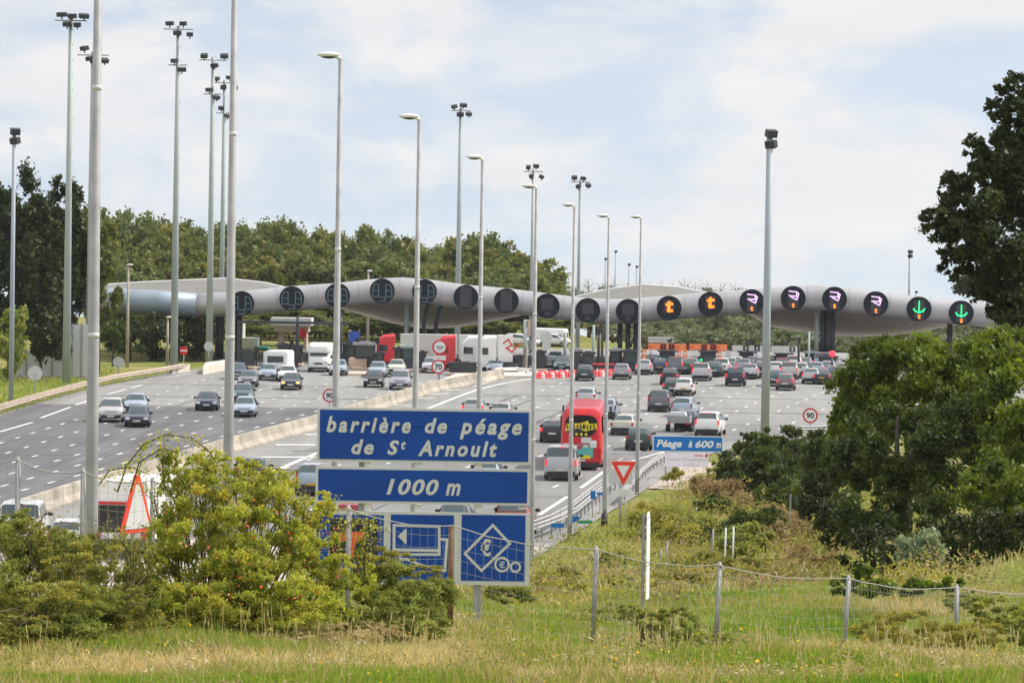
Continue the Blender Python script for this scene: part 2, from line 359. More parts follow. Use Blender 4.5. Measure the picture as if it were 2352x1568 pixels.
class MB:
    def __init__(s): s.v = []; s.f = []; s.m = []; s.sm = []
    def poly(s, pts, m=0, sm=False):
        n = len(s.v); s.v += [tuple(p) for p in pts]; s.f.append(tuple(range(n, n + len(pts)))); s.m.append(m); s.sm.append(sm); return s
    def box(s, c, sz, m=0, rz=0, taper=1.0, rx=0):
        x, y, z = sz[0] / 2, sz[1] / 2, sz[2] / 2
        R = Matrix.Rotation(rz, 3, 'Z') @ Matrix.Rotation(rx, 3, 'X')
        n = len(s.v)
        for dz in (-1, 1):
            k = taper if dz > 0 else 1
            for dx, dy in ((-1, -1), (1, -1), (1, 1), (-1, 1)):
                p = R @ Vector((dx * x * k, dy * y * k, dz * z)); s.v.append((p.x + c[0], p.y + c[1], p.z + c[2]))
        for q in ((0, 3, 2, 1), (4, 5, 6, 7), (0, 1, 5, 4), (1, 2, 6, 5), (2, 3, 7, 6), (3, 0, 4, 7)):
            s.f.append(tuple(n + i for i in q)); s.m.append(m); s.sm.append(False)
        return s
    def tube(s, pts, r, n=8, m=0, cap=True, sm=True):
        pts = [Vector(p) for p in pts]
        rs = r if isinstance(r, (list, tuple)) else [r] * len(pts)
        base = len(s.v)
        for i, p in enumerate(pts):
            a = pts[max(0, i - 1)]; b = pts[min(len(pts) - 1, i + 1)]
            t = (b - a).normalized()
            u = Vector((0, 0, 1)).cross(t)
            if u.length < 1e-3: u = Vector((1, 0, 0))
            u.normalize(); w = t.cross(u)
            for k in range(n):
                an = 2 * math.pi * k / n
                q = p + (u * math.cos(an) + w * math.sin(an)) * rs[i]; s.v.append(tuple(q))
        for i in range(len(pts) - 1):
            for k in range(n):
                a0 = base + i * n + k; a1 = base + i * n + (k + 1) % n
                s.f.append((a0, a1, a1 + n, a0 + n)); s.m.append(m); s.sm.append(sm)
        if cap:
            s.f.append(tuple(base + k for k in reversed(range(n)))); s.m.append(m); s.sm.append(False)
            e = base + (len(pts) - 1) * n
            s.f.append(tuple(e + k for k in range(n))); s.m.append(m); s.sm.append(False)
        return s
    def prism(s, poly, y0, y1, m=0):         # polygon in XZ (counter-clockwise seen from -Y) pushed from y0 to y1
        n = len(s.v); k = len(poly)
        s.v += [(p[0], y0, p[1]) for p in poly] + [(p[0], y1, p[1]) for p in poly]
        s.f.append(tuple(n + i for i in range(k))); s.f.append(tuple(n + k + i for i in reversed(range(k))))
        s.m += [m, m]; s.sm += [False, False]
        for i in range(k):
            j = (i + 1) % k
            s.f.append((n + j, n + i, n + k + i, n + k + j)); s.m.append(m); s.sm.append(False)
        return s
    def ring(s, cx, cz, r0, r1, y0, y1, m=0, n=32):  # flat ring facing -Y
        for k in range(n):
            a, b = 2 * math.pi * k / n, 2 * math.pi * (k + 1) / n
            s.prism([(cx + r0 * math.cos(a), cz + r0 * math.sin(a)), (cx + r1 * math.cos(a), cz + r1 * math.sin(a)),
                     (cx + r1 * math.cos(b), cz + r1 * math.sin(b)), (cx + r0 * math.cos(b), cz + r0 * math.sin(b))], y0, y1, m)
        return s
    def stroke(s, pts, w, y0, y1, m=0, closed=False):
        P2 = [Vector((p[0], p[1])) for p in pts]
        segs = list(zip(P2, P2[1:])) + ([(P2[-1], P2[0])] if closed else [])
        for a, b in segs:
            t = (b - a).normalized(); nn = Vector((-t.y, t.x)) * w / 2; e = t * w / 2 * 0.98
            s.prism([tuple(a - e - nn), tuple(b + e - nn), tuple(b + e + nn), tuple(a - e + nn)], y0, y1, m)
            y0 -= 0.0004
        return s
    def disc(s, cx, cz, r, y0, y1, m=0, n=32):
        return s.prism([(cx + r * math.cos(2 * math.pi * k / n), cz + r * math.sin(2 * math.pi * k / n)) for k in range(n)], y0, y1, m)
    def ell(s, c, r, m=0, nu=10, nv=6):
        n = len(s.v)
        for j in range(nv + 1):
            ph = math.pi * j / nv
            for i in range(nu):
                th = 2 * math.pi * i / nu
                s.v.append((c[0] + r[0] * math.sin(ph) * math.cos(th), c[1] + r[1] * math.sin(ph) * math.sin(th), c[2] - r[2] * math.cos(ph)))
        for j in range(nv):
            for i in range(nu):
                a = n + j * nu + i; b = n + j * nu + (i + 1) % nu
                s.f.append((a, b, b + nu, a + nu)); s.m.append(m); s.sm.append(True)
        return s
    def mesh(s, name, mats):
        me = bpy.data.meshes.new(name); me.from_pydata(s.v, [], s.f)
        for mm in mats: me.materials.append(mm)
        me.polygons.foreach_set('material_index', s.m)
        me.polygons.foreach_set('use_smooth', s.sm)
        me.update(); return me
    def build(s, name, mats, parent=None, loc=None):
        if not isinstance(mats, (list, tuple)): mats = [mats]
        o = bpy.data.objects.new(name, s.mesh(name, mats)); COL.objects.link(o)
        if parent: o.parent = parent
        if loc is not None: o.location = loc
        return o
def link(name, me, parent=None, loc=None, mt=None):
    o = bpy.data.objects.new(name, me); COL.objects.link(o)
    if parent: o.parent = parent
    if loc is not None: o.location = loc
    if mt:
        o.material_slots[0].link = 'OBJECT'; o.material_slots[0].material = mt
    return o
def smooth(me, ang=40):
    me.polygons.foreach_set('use_smooth', [True] * len(me.polygons)); me.set_sharp_from_angle(angle=rad(ang))

def copy_tree(o, parent=None):
    c = o.copy(); COL.objects.link(c)
    if parent: c.parent = parent
    for ch in o.children: copy_tree(ch, c)
    return c

# lettering: a text is turned into a mesh, fitted to a width and a height, and stood up facing -Y
def text_into(mb, txt, cx, cz, w, h, y, m=0, shear=0.0, bold=0.0, space=1.0, rot=0.0, depth=0.004):
    cu = bpy.data.curves.new('t', 'FONT'); cu.body = txt; cu.size = 1; cu.shear = shear; cu.space_character = space
    cu.offset = bold; cu.extrude = 0.0; cu.resolution_u = 3
    ob = bpy.data.objects.new('t', cu); COL.objects.link(ob)
    bpy.context.view_layer.update()
    me = bpy.data.meshes.new_from_object(ob.evaluated_get(bpy.context.evaluated_depsgraph_get()))
    vs = np.array([v.co[:] for v in me.vertices])
    lo, hi = vs.min(0), vs.max(0)
    kx = w / (hi[0] - lo[0]) if w else h / (hi[1] - lo[1])
    kz = h / (hi[1] - lo[1]) if h else kx
    n = len(mb.v)
    for v in vs:
        a, b = (v[0] - (lo[0] + hi[0]) / 2) * kx, (v[1] - (lo[1] + hi[1]) / 2) * kz
        mb.v.append((cx + a * math.cos(rot) - b * math.sin(rot), y, cz + a * math.sin(rot) + b * math.cos(rot)))
    for p in me.polygons:
        mb.f.append(tuple(n + i for i in p.vertices)); mb.m.append(m); mb.sm.append(False)
    bpy.data.objects.remove(ob); bpy.data.curves.remove(cu); bpy.data.meshes.remove(me)
    return mb

# ------------------------------------------------------------------ leaves, grass
def np_mesh(name, V, nper, mt, tint):
    N = V.shape[0] // nper
    me = bpy.data.meshes.new(name)
    me.vertices.add(V.shape[0]); me.vertices.foreach_set('co', V.astype(np.float32).ravel())
    me.loops.add(N * nper); me.loops.foreach_set('vertex_index', np.arange(N * nper, dtype=np.int32))
    me.polygons.add(N); me.polygons.foreach_set('loop_start', np.arange(0, N * nper, nper, dtype=np.int32))
    me.materials.append(mt)
    a = me.attributes.new('tint', 'FLOAT', 'FACE'); a.data.foreach_set('value', tint.astype(np.float32))
    me.update(calc_edges=True)
    return me
def unit(v): return v / np.maximum(1e-6, np.linalg.norm(v, axis=1, keepdims=True))
def leaf_mesh(name, C, size, mt, tint, ratio=0.55, droop=0.0):
    N = len(C)
    a = unit(RNG.normal(size=(N, 3)) + np.array([0, 0, -droop])); b = unit(np.cross(a, RNG.normal(size=(N, 3))))
    L = size * np.exp(RNG.normal(-.08, .38, (N, 1))).clip(.35, 2.2); W = L * ratio * RNG.uniform(.7, 1.3, (N, 1))
    V = np.empty((N, 4, 3)); V[:, 0] = C - a * L / 2; V[:, 1] = C + b * W / 2; V[:, 2] = C + a * L / 2; V[:, 3] = C - b * W / 2
    return np_mesh(name, V.reshape(-1, 3), 4, mt, tint)
def clump_points(blobs, n, K=26, cs=(0.16, 0.34), shell=(0.45, 1.0), flat=1.0):
    area = np.array([b[1][0] * b[1][2] for b in blobs]); area = area / area.sum()
    Cs, Ts = [], []
    for (c, r), ar in zip(blobs, area):
        nb = max(30, int(n * ar)); k = max(6, int(K))
        dirs = unit(RNG.normal(size=(k, 3))); rr = RNG.uniform(shell[0], shell[1], (k, 1)) ** 0.7
        cc = dirs * rr; cr = RNG.uniform(cs[0], cs[1], k); ct = RNG.uniform(0.0, 1.0, k)
        idx = RNG.choice(k, nb, p=cr ** 2 / (cr ** 2).sum())
        off = RNG.normal(size=(nb, 3)) * 0.48 * cr[idx][:, None]
        p = cc[idx] + off
        Cs.append(p * np.array(r) + np.array(c)); Ts.append(np.clip(ct[idx] * 0.55 + RNG.uniform(0, 0.5, nb), 0, 1))
    return np.vstack(Cs), np.concatenate(Ts)

def trunk_mesh(name, h, r, lean=(0, 0), limbs=5, spread=2.0, mt=None):
    mb = MB()
    pts = [(0, 0, -0.6), (lean[0] * .3, lean[1] * .3, h * .35), (lean[0], lean[1], h * .75), (lean[0] * 1.2, lean[1] * 1.2, h)]
    mb.tube(pts, [r * 1.2, r, r * .6, r * .2], 8)
    for i in range(limbs):
        a = 2 * math.pi * i / limbs + random.uniform(-.4, .4); z = h * random.uniform(.4, .72)
        q = Vector((lean[0] * z / h, lean[1] * z / h, z))
        e = q + Vector((math.cos(a) * spread, math.sin(a) * spread, spread * random.uniform(.5, 1.0)))
        mid = (q + e) / 2 + Vector((0, 0, -.1 * spread))
        mb.tube([q, mid, e], [r * .45, r * .3, r * .1], 6)
    return mb.mesh(name, [mt or M['bark']])

def plant(name, label, cat, blobs_px, mt, n, size, group=None, K=26, cs=(0.16, 0.34), shell=(0.45, 1.0), trunk=True, base=None, depthk=0.8, tr=0.12, ratio=.55, stems=False):
    """blobs_px: (X, Y, distance, half width px, half height px); becomes ellipsoids of real size standing on the ground."""
    bl = []
    for (X, Y, d, rx, ry) in blobs_px:
        s = S(d); c = P(X, Y, d); bl.append((c, (rx / s, rx / s * depthk, ry / s)))
    c0 = bl[0][0] if base is None else P(base[0], 900, base[1])
    gz = Tz(c0.x, c0.y)
    root = empty(name, (c0.x, c0.y, gz), 0, label, cat, group)
    loc = Vector((c0.x, c0.y, gz))
    C, tt = clump_points([(tuple(c - loc), r) for c, r in bl], n, K, cs, shell)
    C = C[C[:, 2] > -0.3] if False else C
    link('crown' if trunk else 'foliage', leaf_mesh('foliage', C, size, mt, tt, ratio), root)
    top = max((c - loc).z for c, r in bl)
    if trunk:
        link('trunk', trunk_mesh('trunk', max(1.0, top), tr, ((bl[0][0] - loc).x * .5, 0), 6, max(r[0] for c, r in bl) * .55), root)
    if stems:
        mb = MB()
        for i in range(stems):
            c, r = random.choice(bl); c = c - loc
            e = Vector((c.x + random.uniform(-1, 1) * r[0], c.y + random.uniform(-1, 1) * r[1], c.z + random.uniform(-.2, .9) * r[2]))
            a = Vector((c.x * .5 + random.uniform(-.3, .3), c.y * .5 + random.uniform(-.3, .3), 0))
            mid = (a + e) / 2 + Vector((0, 0, .12 * e.length))
            mb.tube([a, mid, e], [.02, .013, .004], 4)
        mb.build('stems', M['twig'], root)
    return root

# ------------------------------------------------------------------ ground and road
gx = np.unique(np.concatenate([np.linspace(-900, -150, 10), np.linspace(-150, -24, 22), np.arange(-24, 34, 0.8), np.linspace(34, 150, 22), np.linspace(150, 900, 10)]))
gy = np.unique(np.concatenate([np.linspace(-300, 20, 10), np.arange(20, 280, 1.3), np.linspace(280, 620, 50), np.linspace(640, 1400, 8)]))
GX, GY = np.meshgrid(gx, gy)
GZ = T(GX, GY)
GZ = GZ + np.where(GY < 200, RNG.normal(size=GZ.shape) * 0.03 * (GZ > road_z(GY) + 0.4), 0)
gv = np.stack([GX.ravel(), GY.ravel(), GZ.ravel()], 1)
nx, ny = len(gx), len(gy)
ii, jj = np.meshgrid(np.arange(nx - 1), np.arange(ny - 1)); a0 = (jj * nx + ii).ravel()
gf = np.stack([a0, a0 + 1, a0 + nx + 1, a0 + nx], 1)
gm = bpy.data.meshes.new('ground')
gm.vertices.add(len(gv)); gm.vertices.foreach_set('co', gv.astype(np.float32).ravel())
gm.loops.add(gf.size); gm.loops.foreach_set('vertex_index', gf.astype(np.int32).ravel())
gm.polygons.add(len(gf)); gm.polygons.foreach_set('loop_start', np.arange(0, gf.size, 4, dtype=np.int32))
gm.materials.append(M['ground']); gm.polygons.foreach_set('use_smooth', [True] * len(gf)); gm.update(calc_edges=True)
prop(link('ground', gm), kind='structure')

def sheet(name, pts, off, mt):
    mb = MB(); mb.poly([(x, y, road_z(y) + off) for x, y in pts])
    return prop(mb.build(name, mt), kind='structure')
right_b = [(float(xedge(y)) + 1.0, y) for y in (60, 95, 118, 140, 155, 170, 185, 200, 216, 232, 241, 250, 256, 262, 271, 280)]
mb = MB()
lb = [(60, -50), (95, -50), (140, -46), (200, -41), (268, -37.8), (280, -37.4)]
def lbx(y): return float(np.interp(y, [a for a, b in lb], [b for a, b in lb]))
for (xa, ya), (xb, yb) in zip(right_b, right_b[1:]):
    mb.poly([(lbx(ya), ya, road_z(ya)), (xa, ya, road_z(ya)), (xb, yb, road_z(yb)), (lbx(yb), yb, road_z(yb))])
far = [(-37.4, 280), (-36, 312), (-33.5, 335), (-32, 350), (-30, 358), (-26, 428), (95, 428), (95, 300), (72, 280)]
mb.poly([(x, y, road_z(y)) for x, y in reversed(far)])
prop(mb.build('motorway', M['asph']), kind='structure')
def xmed(y): return -17.6 + (y - 232) * 0.149
mb = MB()
ys_ = [62, 100, 140, 180, 220, 250, 268]
for a, b in zip(ys_, ys_[1:] + [286]):
    mb.poly([(lbx(a) + .3, a, road_z(a) + .012), (xmed(a), a, road_z(a) + .012), (xmed(b), b, road_z(b) + .012), (lbx(b) + .3, b, road_z(b) + .012)])
prop(mb.build('road', M['asphdark']), kind='structure')
M['asphmid'] = asphalt('asphalt_mid', (0.19, 0.188, 0.185), 0.26)
mb = MB()
for a, b in ((150, 170), (170, 200), (200, 232), (232, 250), (250, 262), (262, 272)):
    mb.poly([(xmed(a) + 4, a, road_z(a) + .012), (float(xedge(a)) - 1.2, a, road_z(a) + .012), (min(float(xedge(b)), 22) - 1.2, b, road_z(b) + .012), (xmed(b) + 4, b, road_z(b) + .012)])
prop(mb.build('road', M['asphmid']), kind='structure')
mb = MB()
for a, b in ((62, 95), (95, 140), (140, 168)):
    mb.poly([(xmed(a) + 1.2, a, road_z(a) + .018), (float(xedge(a)) + .8, a, road_z(a) + .018), (float(xedge(b)) + .8, b, road_z(b) + .018), (xmed(b) + 1.2, b, road_z(b) + .018)])
prop(mb.build('road', M['asphpale']), kind='structure')

# painted lines
mk = MB()
def line(p, q, w, off=.026):
    a, b = Vector(p[:2]), Vector(q[:2]); t = (b - a).normalized(); n = Vector((-t.y, t.x)) * w / 2
    mk.poly([(v.x, v.y, road_z(v.y) + off) for v in (a - n, b - n, b + n, a + n)])
def pline(px, w):
    g = [G(*p) for p in px]
    for a, b in zip(g, g[1:]): line(a, b, w)
for a, b in (((0,992),(75,970)), ((94,960),(162,935)), ((174,930),(207,919)), ((245,906),(291,894)), ((302,891),(327,884)), ((-95,1018),(-20,998)),
             ((1238,1183),(1303,1141)), ((1334,1121),(1387,1083)), ((1120,1262),(1200,1208))):
    pline((a, b), .24)
pline([(1400,1076),(1440,1062),(1526,1037),(1600,1019)], .2)
pline([(560,1110),(610,1090),(725,1042),(980,940),(1050,912),(1100,894),(1160,880),(1215,871),(1250,866)], .34)
for (xa, ya, xb, yb) in ((565,1050,725,1050),(632,1022,725,1022),(700,999,740,998),(560,1078,620,1078),(890,931,945,932),(922,916,1000,915),(955,906,1030,905),(990,897,1058,896)):
    a, b = G(xa, ya), G(xb, yb); line(a, b, 1.0 if ya > 1000 else .8)
for a, b in (((1085,889),(1140,872)), ((380,868),(440,858)), ((560,862),(600,858))): pline((a, b), .2)
for k in range(1, 7):                                   # lanes that leave the toll
    f = k / 7.0; y = 150 + (k * 1.7) % 4.5
    while y < 338:
        for q in (y,):
            xl = np.interp(q, [150, 249, 319, 340], [-38.6, -34.9, -32.3, -31.6]); xm = xmed(q) - 1.5
            x = xl * (1 - f) + xm * f
            xl2 = np.interp(q + 1.6, [150, 249, 319, 340], [-38.6, -34.9, -32.3, -31.6]); x2 = xl2 * (1 - f) + (xmed(q + 1.6) - 1.5) * f
            line((x, q), (x2, q + 1.6), .17)
        y += 5.6
for k in range(1, 15):                                  # lanes that run up to the booths
    y = 165 + (k * 2.9) % 8
    m_ = .112 + .0085 * k
    while y < 338:
        x = -3 + 3.55 * k - (332 - y) * m_; x2 = x + m_ * 2.0
        if x < float(xedge(y)) - 2.4 and x > xmed(y) + 4.5:
            line((x, y), (x2, y + 2.0), .17)
        y += 6.6 if y > 270 else 8.0
prop(mk.build('lane_markings', M['paint']), kind='structure')
mk = MB()                                               # bitumen seams along the lanes and across them
for k in range(22):
    f = random.random(); y0_ = random.uniform(160, 300); y1_ = y0_ + random.uniform(20, 60)
    if k % 2: xa_ = xmed(y0_) + 6 + f * 14; xb_ = xa_ + .14 * (y1_ - y0_)
    else: xa_ = lbx(y0_) + 4 + f * 16; xb_ = xa_ + .06 * (y1_ - y0_)
    if xa_ < float(xedge(y0_)) - 2 and xb_ < float(xedge(y1_)) - 2: line((xa_, y0_), (xb_, min(y1_, 345)), .16, .022)
for y_ in (196, 233, 287, 311, 334): line((xmed(y_) + 3.5, y_), (min(float(xedge(y_)), 40) - 2, y_ + 1.5), .35, .020)
for y_ in (225, 262, 300, 322): line((lbx(y_) + 3, y_), (xmed(y_) - 2, y_ + 1), .35, .020)
prop(mk.build('road_seams', asphalt('bitumen_seam', (.11, .11, .11), .2)), kind='structure')

def slope_rx(): return math.atan(SLOPE)

# concrete median barrier
bp = [(-250,1300),(60,1192),(182,1150),(315,1110),(534,1040),(725,987),(870,942),(1000,901),(1100,881),(1162,869)]
prof = [(-.34, 0), (-.34, .12), (-.16, .42), (-.11, .92), (.11, .92), (.16, .42), (.34, .12), (.34, 0)]
root = empty('median_barrier', G(534, 1040), 0, 'long beige concrete barrier between the two carriageways', 'barrier')
mb = MB(); pts = [G(*p) - root.location for p in bp]
fine = []
for a, b in zip(pts, pts[1:]):
    n = max(1, int((b - a).length / 6))
    for i in range(n): fine.append(a.lerp(b, i / n))
fine.append(pts[-1])
for i, p in enumerate(fine):
    t = (fine[min(i + 1, len(fine) - 1)] - fine[max(i - 1, 0)]).normalized(); nn = Vector((t.y, -t.x, 0)).normalized()
    mb.v += [tuple(p + nn * (a * 1.3 - .4) + Vector((0, 0, b))) for a, b in prof]
for i in range(len(fine) - 1):
    for k in range(7):
        a = i * 8 + k; mb.f.append((a, a + 8, a + 9, a + 1)); mb.m.append(0); mb.sm.append(False)
mb.f.append(tuple(range(8))); mb.m.append(0); mb.sm.append(False)
mb.f.append(tuple(reversed(range(len(mb.v) - 8, len(mb.v))))); mb.m.append(0); mb.sm.append(False)
mb.build('wall', M['concrete'], root)

# guard rails
def guardrail(pts, label, h=.75, step=4.0, double=False, mt='galv', wide=.0):
    pts = [Vector(p) for p in pts]; o = pts[0]
    root = empty('guard_rail', o, 0, label, 'guard rail', 'steel guard rails along the motorway')
    def beam(z0, z1, dx=0):
        mb = MB()
        for a, b in zip(pts, pts[1:]):
            a, b = a - o, b - o; t = (b - a).normalized(); n = Vector((t.y, -t.x, 0)).normalized()
            pr = [(0, z0), (.07, z0 + (z1 - z0) * .2), (.0, z0 + (z1 - z0) * .45), (.0, z0 + (z1 - z0) * .55), (.07, z0 + (z1 - z0) * .8), (0, z1)]
            for (u, z), (u2, z2) in zip(pr, pr[1:]):
                mb.poly([a + n * (u + dx) + Vector((0, 0, z)), b + n * (u + dx) + Vector((0, 0, z)), b + n * (u2 + dx) + Vector((0, 0, z2)), a + n * (u2 + dx) + Vector((0, 0, z2))])
        mb.build('rail', M[mt], root)
    beam(h - .31, h, 0)
    if double: beam(h - .31, h, -.5)
    L = sum((b - a).length for a, b in zip(pts, pts[1:])); n = min(90, max(2, int(L / step)))
    pm = MB(); pm.box((0, 0, h / 2 - .15), (.08, .1, h + .1)); pmesh = pm.mesh('post', [M['galv']])
    for i in range(n + 1):
        q = L * i / n
        for a, b in zip(pts, pts[1:]):
            if q <= (b - a).length + 1e-6: break
            q -= (b - a).length
        p = a.lerp(b, min(1, q / (b - a).length)) - o
        link('post', pmesh, root, p + Vector((-.1, 0, 0)))
    return root
gl = [G(-160, 1002), G(0, 956), G(100, 925), G(200, 897), G(270, 880), G(340, 869), G(432, 853)]
guardrail(gl, 'rusty beige guard rail along the left verge of the exit lanes', double=True, mt='railrust')
rr_ = [(1180,1262),(1287,1222),(1324,1201),(1372,1160),(1409,1130),(1432,1121)]
guardrail([G(*p) for p in rr_], 'double steel guard rail beside the two lamp posts right of the big sign', step=2, double=True, h=.85)
guardrail([G(*p) for p in [(1425,1160),(1462,1124),(1471,1106),(1500,1080),(1529,1062)]], 'pale guard rail running behind the yield sign towards the small blue sign', step=2)
guardrail([P(1835, 1003, 256), P(1925, 1000, 262), P(2020, 1000, 268)], 'short guard rail under the speed limit sign at the right bushes', step=3)

# ------------------------------------------------------------------ canopy over the toll lanes
DC = 376.0; KC = DC / 355.0
cpx = [(205,690),(262,690),(350,694),(452,702),(500,700),(560,696),(670,685),(775,678),(860,668.5),(925,665),(985,670),(1070,682),(1163,690),(1257,702),(1330,711),(1395,715),(1443,714.5),(1537,707),(1632,698),(1727,692),(1810,685),(1868,682.5),(1925,687),(2012,697),(2111,709),(2208,718),(2330,728),(2420,730)]
cen = [P(x, y, DC) for x, y in cpx]
def cz_at(x):
    return float(np.interp(x, [c.x for c in cen], [c.z for c in cen]))
o = Vector((0, DC, road_z(DC)))
root = empty('toll_canopy', o, 0, 'long undulating silver tube canopy over all the toll lanes', 'canopy')
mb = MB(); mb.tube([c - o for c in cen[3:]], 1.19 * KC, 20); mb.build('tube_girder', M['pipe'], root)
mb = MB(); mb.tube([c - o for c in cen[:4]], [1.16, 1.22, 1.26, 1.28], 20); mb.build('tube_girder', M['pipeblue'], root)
M['seam'] = mat('cladding_seam', (0.30, 0.30, 0.31), 0.6)
dist = 0.0
for c0, c1 in zip(cen[3:], cen[4:]):
    L_ = (c1 - c0).length; q = (-dist) % 4.2
    while q < L_:
        a_ = c0.lerp(c1, q / L_); t_ = (c1 - c0).normalized() * .035
        mb = MB(); mb.tube([a_ - t_ - o, a_ + t_ - o], 1.2 * KC, 20, cap=False); mb.build('cladding_joint', M['seam'], root); q += 4.2
    dist += L_
back = [(215,657),(300,650),(400,645),(520,640),(610,650),(700,672),(800,705),(900,733),(985,746),(1052,742),(1116,732),(1191,716),(1257,704),(1330,680),(1400,664),(1480,654),(1560,660),(1640,676),(1700,700),(1771,742),(1880,758),(1960,764),(2056,760),(2120,752),(2208,735),(2330,715)]
bk = [P(x, y, DC + 31) for x, y in back]
mb = MB(); top, bot = [], []
for b in bk:
    fx = b.x * DC / (DC + 31); f = Vector((fx, DC + .6, cz_at(fx)))
    top.append((f - o, b - o))
NR = 5
for th, mi in ((0.0, 0), (-.45, 1)):
    for (f1, b1), (f2, b2) in zip(top, top[1:]):
        for k in range(NR):
            t0, t1 = k / NR, (k + 1) / NR; e = Vector((0, 0, th))
            q = [f1.lerp(b1, t0) + e, f2.lerp(b2, t0) + e, f2.lerp(b2, t1) + e, f1.lerp(b1, t1) + e]
            mb.poly(q if mi == 0 else q[::-1], mi, True)
for (f1, b1), (f2, b2) in zip(top, top[1:]):
    e = Vector((0, 0, -.45)); mb.poly([b2, b1, b1 + e, b2 + e], 0)
mb.build('roof', [M['roof'], M['soffit']], root)
mb = MB()
for (f1, b1), (f2, b2) in zip(top, top[1:]): mb.tube([b1 + Vector((0, .1, .0)), b2 + Vector((0, .1, .0))], .14, 6, cap=False)
mb.build('roof_edge', M['white'], root)
def column(X, d, w, ztop, mt='dark', bend=0.0, name='column'):
    g = G(X, 850); x = P(X, 850, d).x; z0 = road_z(d)
    mb = MB(); hh = ztop - z0
    pts = [(0, 0, 0), (0, 0, hh * .62), (bend * .35, 0, hh * .85), (bend, 0, hh)] if bend else [(0, 0, 0), (0, 0, hh)]
    mb.tube(pts, w / 2, 12); mb.box((0, 0, .15), (w * 1.5, w * 1.5, .3))
    return mb.build(name, M[mt], root, Vector((x, d, z0)) - o)
for X, d, w, mt, bend in ((972,378,.42,'dark',.7),(1000,378,.42,'dark',.7),(932,379,.5,'mast',0),(1423,378,.5,'dark',0),(1441,378,.5,'dark',0),(1459,378,.5,'dark',0),(1888,378,.5,'dark',0),(1899,378,.5,'dark',0),(1911,378,.5,'dark',0),
                          (1874,378,.45,'mast',0),(503,378,.9,'dark',0),(547,378,.7,'dark',0),(1462,398,.3,'white',0),(1382,398,.3,'white',0),(2180,378,.6,'dark',0)):
    x = P(X, 850, d).x
    column(X, d, w, cz_at(x) - .9, mt, bend)

# the round lane displays on the tube
XS = [555,670,775,878,975,1070,1163,1257,1350,1443,1537,1632,1727,1822,1917,2012,2111,2208]
kinds = ['out5','out','out','out','out5','bar','bar','sq','sq','sq','t','t','card','card','card','card','arrow','arrow']
ords = ['first','second','third','fourth','fifth']
dl = {'out':0,'bar':0,'sq':0,'t':0,'card':0,'arrow':0}
lbl = ['unlit round display with grey outlines, leftmost on the tube beside the tall light pole','unlit round display with grey outlines, second from the left end of the tube',
 'unlit round display with grey outlines half hidden by a lamp post','unlit round display with grey outlines just left of the left crest of the tube','unlit round display with grey outlines just right of the left crest of the tube',
 'dark round display with a tall grey panel, sixth from left on the tube','dark round display with a tall grey panel, seventh from left on the tube',
 'dark round display with a square grey panel, first of the three from the left','dark round display with a square grey panel, middle one of three at the low bend','dark round display with a square grey panel just left of the orange lit ones',
 'round display lit with a large orange t, left one of two','round display lit with a large orange t, right one of two',
 'round display lit with a lilac card, touching the tall floodlight pole','round display lit with a lilac card, left of the right crest of the tube','round display lit with a lilac card, above the dark triple columns','round display lit with a lilac card, rightmost of the four',
 'round display with green arrow, left one of two','round display with green arrow, rightmost on the tube by the tree']
def tshape(mb, cx, cz, h, y, m):
    w = h * .7
    mb.prism([(cx-w*.1,cz-h*.5),(cx+w*.5,cz-h*.42),(cx+w*.42,cz-h*.22),(cx+w*.12,cz-h*.24),(cx+w*.12,cz+h*.1),(cx+w*.5,cz+h*.12),(cx+w*.42,cz+h*.34),(cx+w*.12,cz+h*.34),(cx+w*.12,cz+h*.5),(cx-w*.2,cz+h*.42),(cx-w*.18,cz+h*.3),(cx-w*.5,cz+h*.24),(cx-w*.4,cz+h*.05),(cx-w*.2,cz+h*.08),(cx-w*.3,cz-h*.35)], y - .02, y, m)
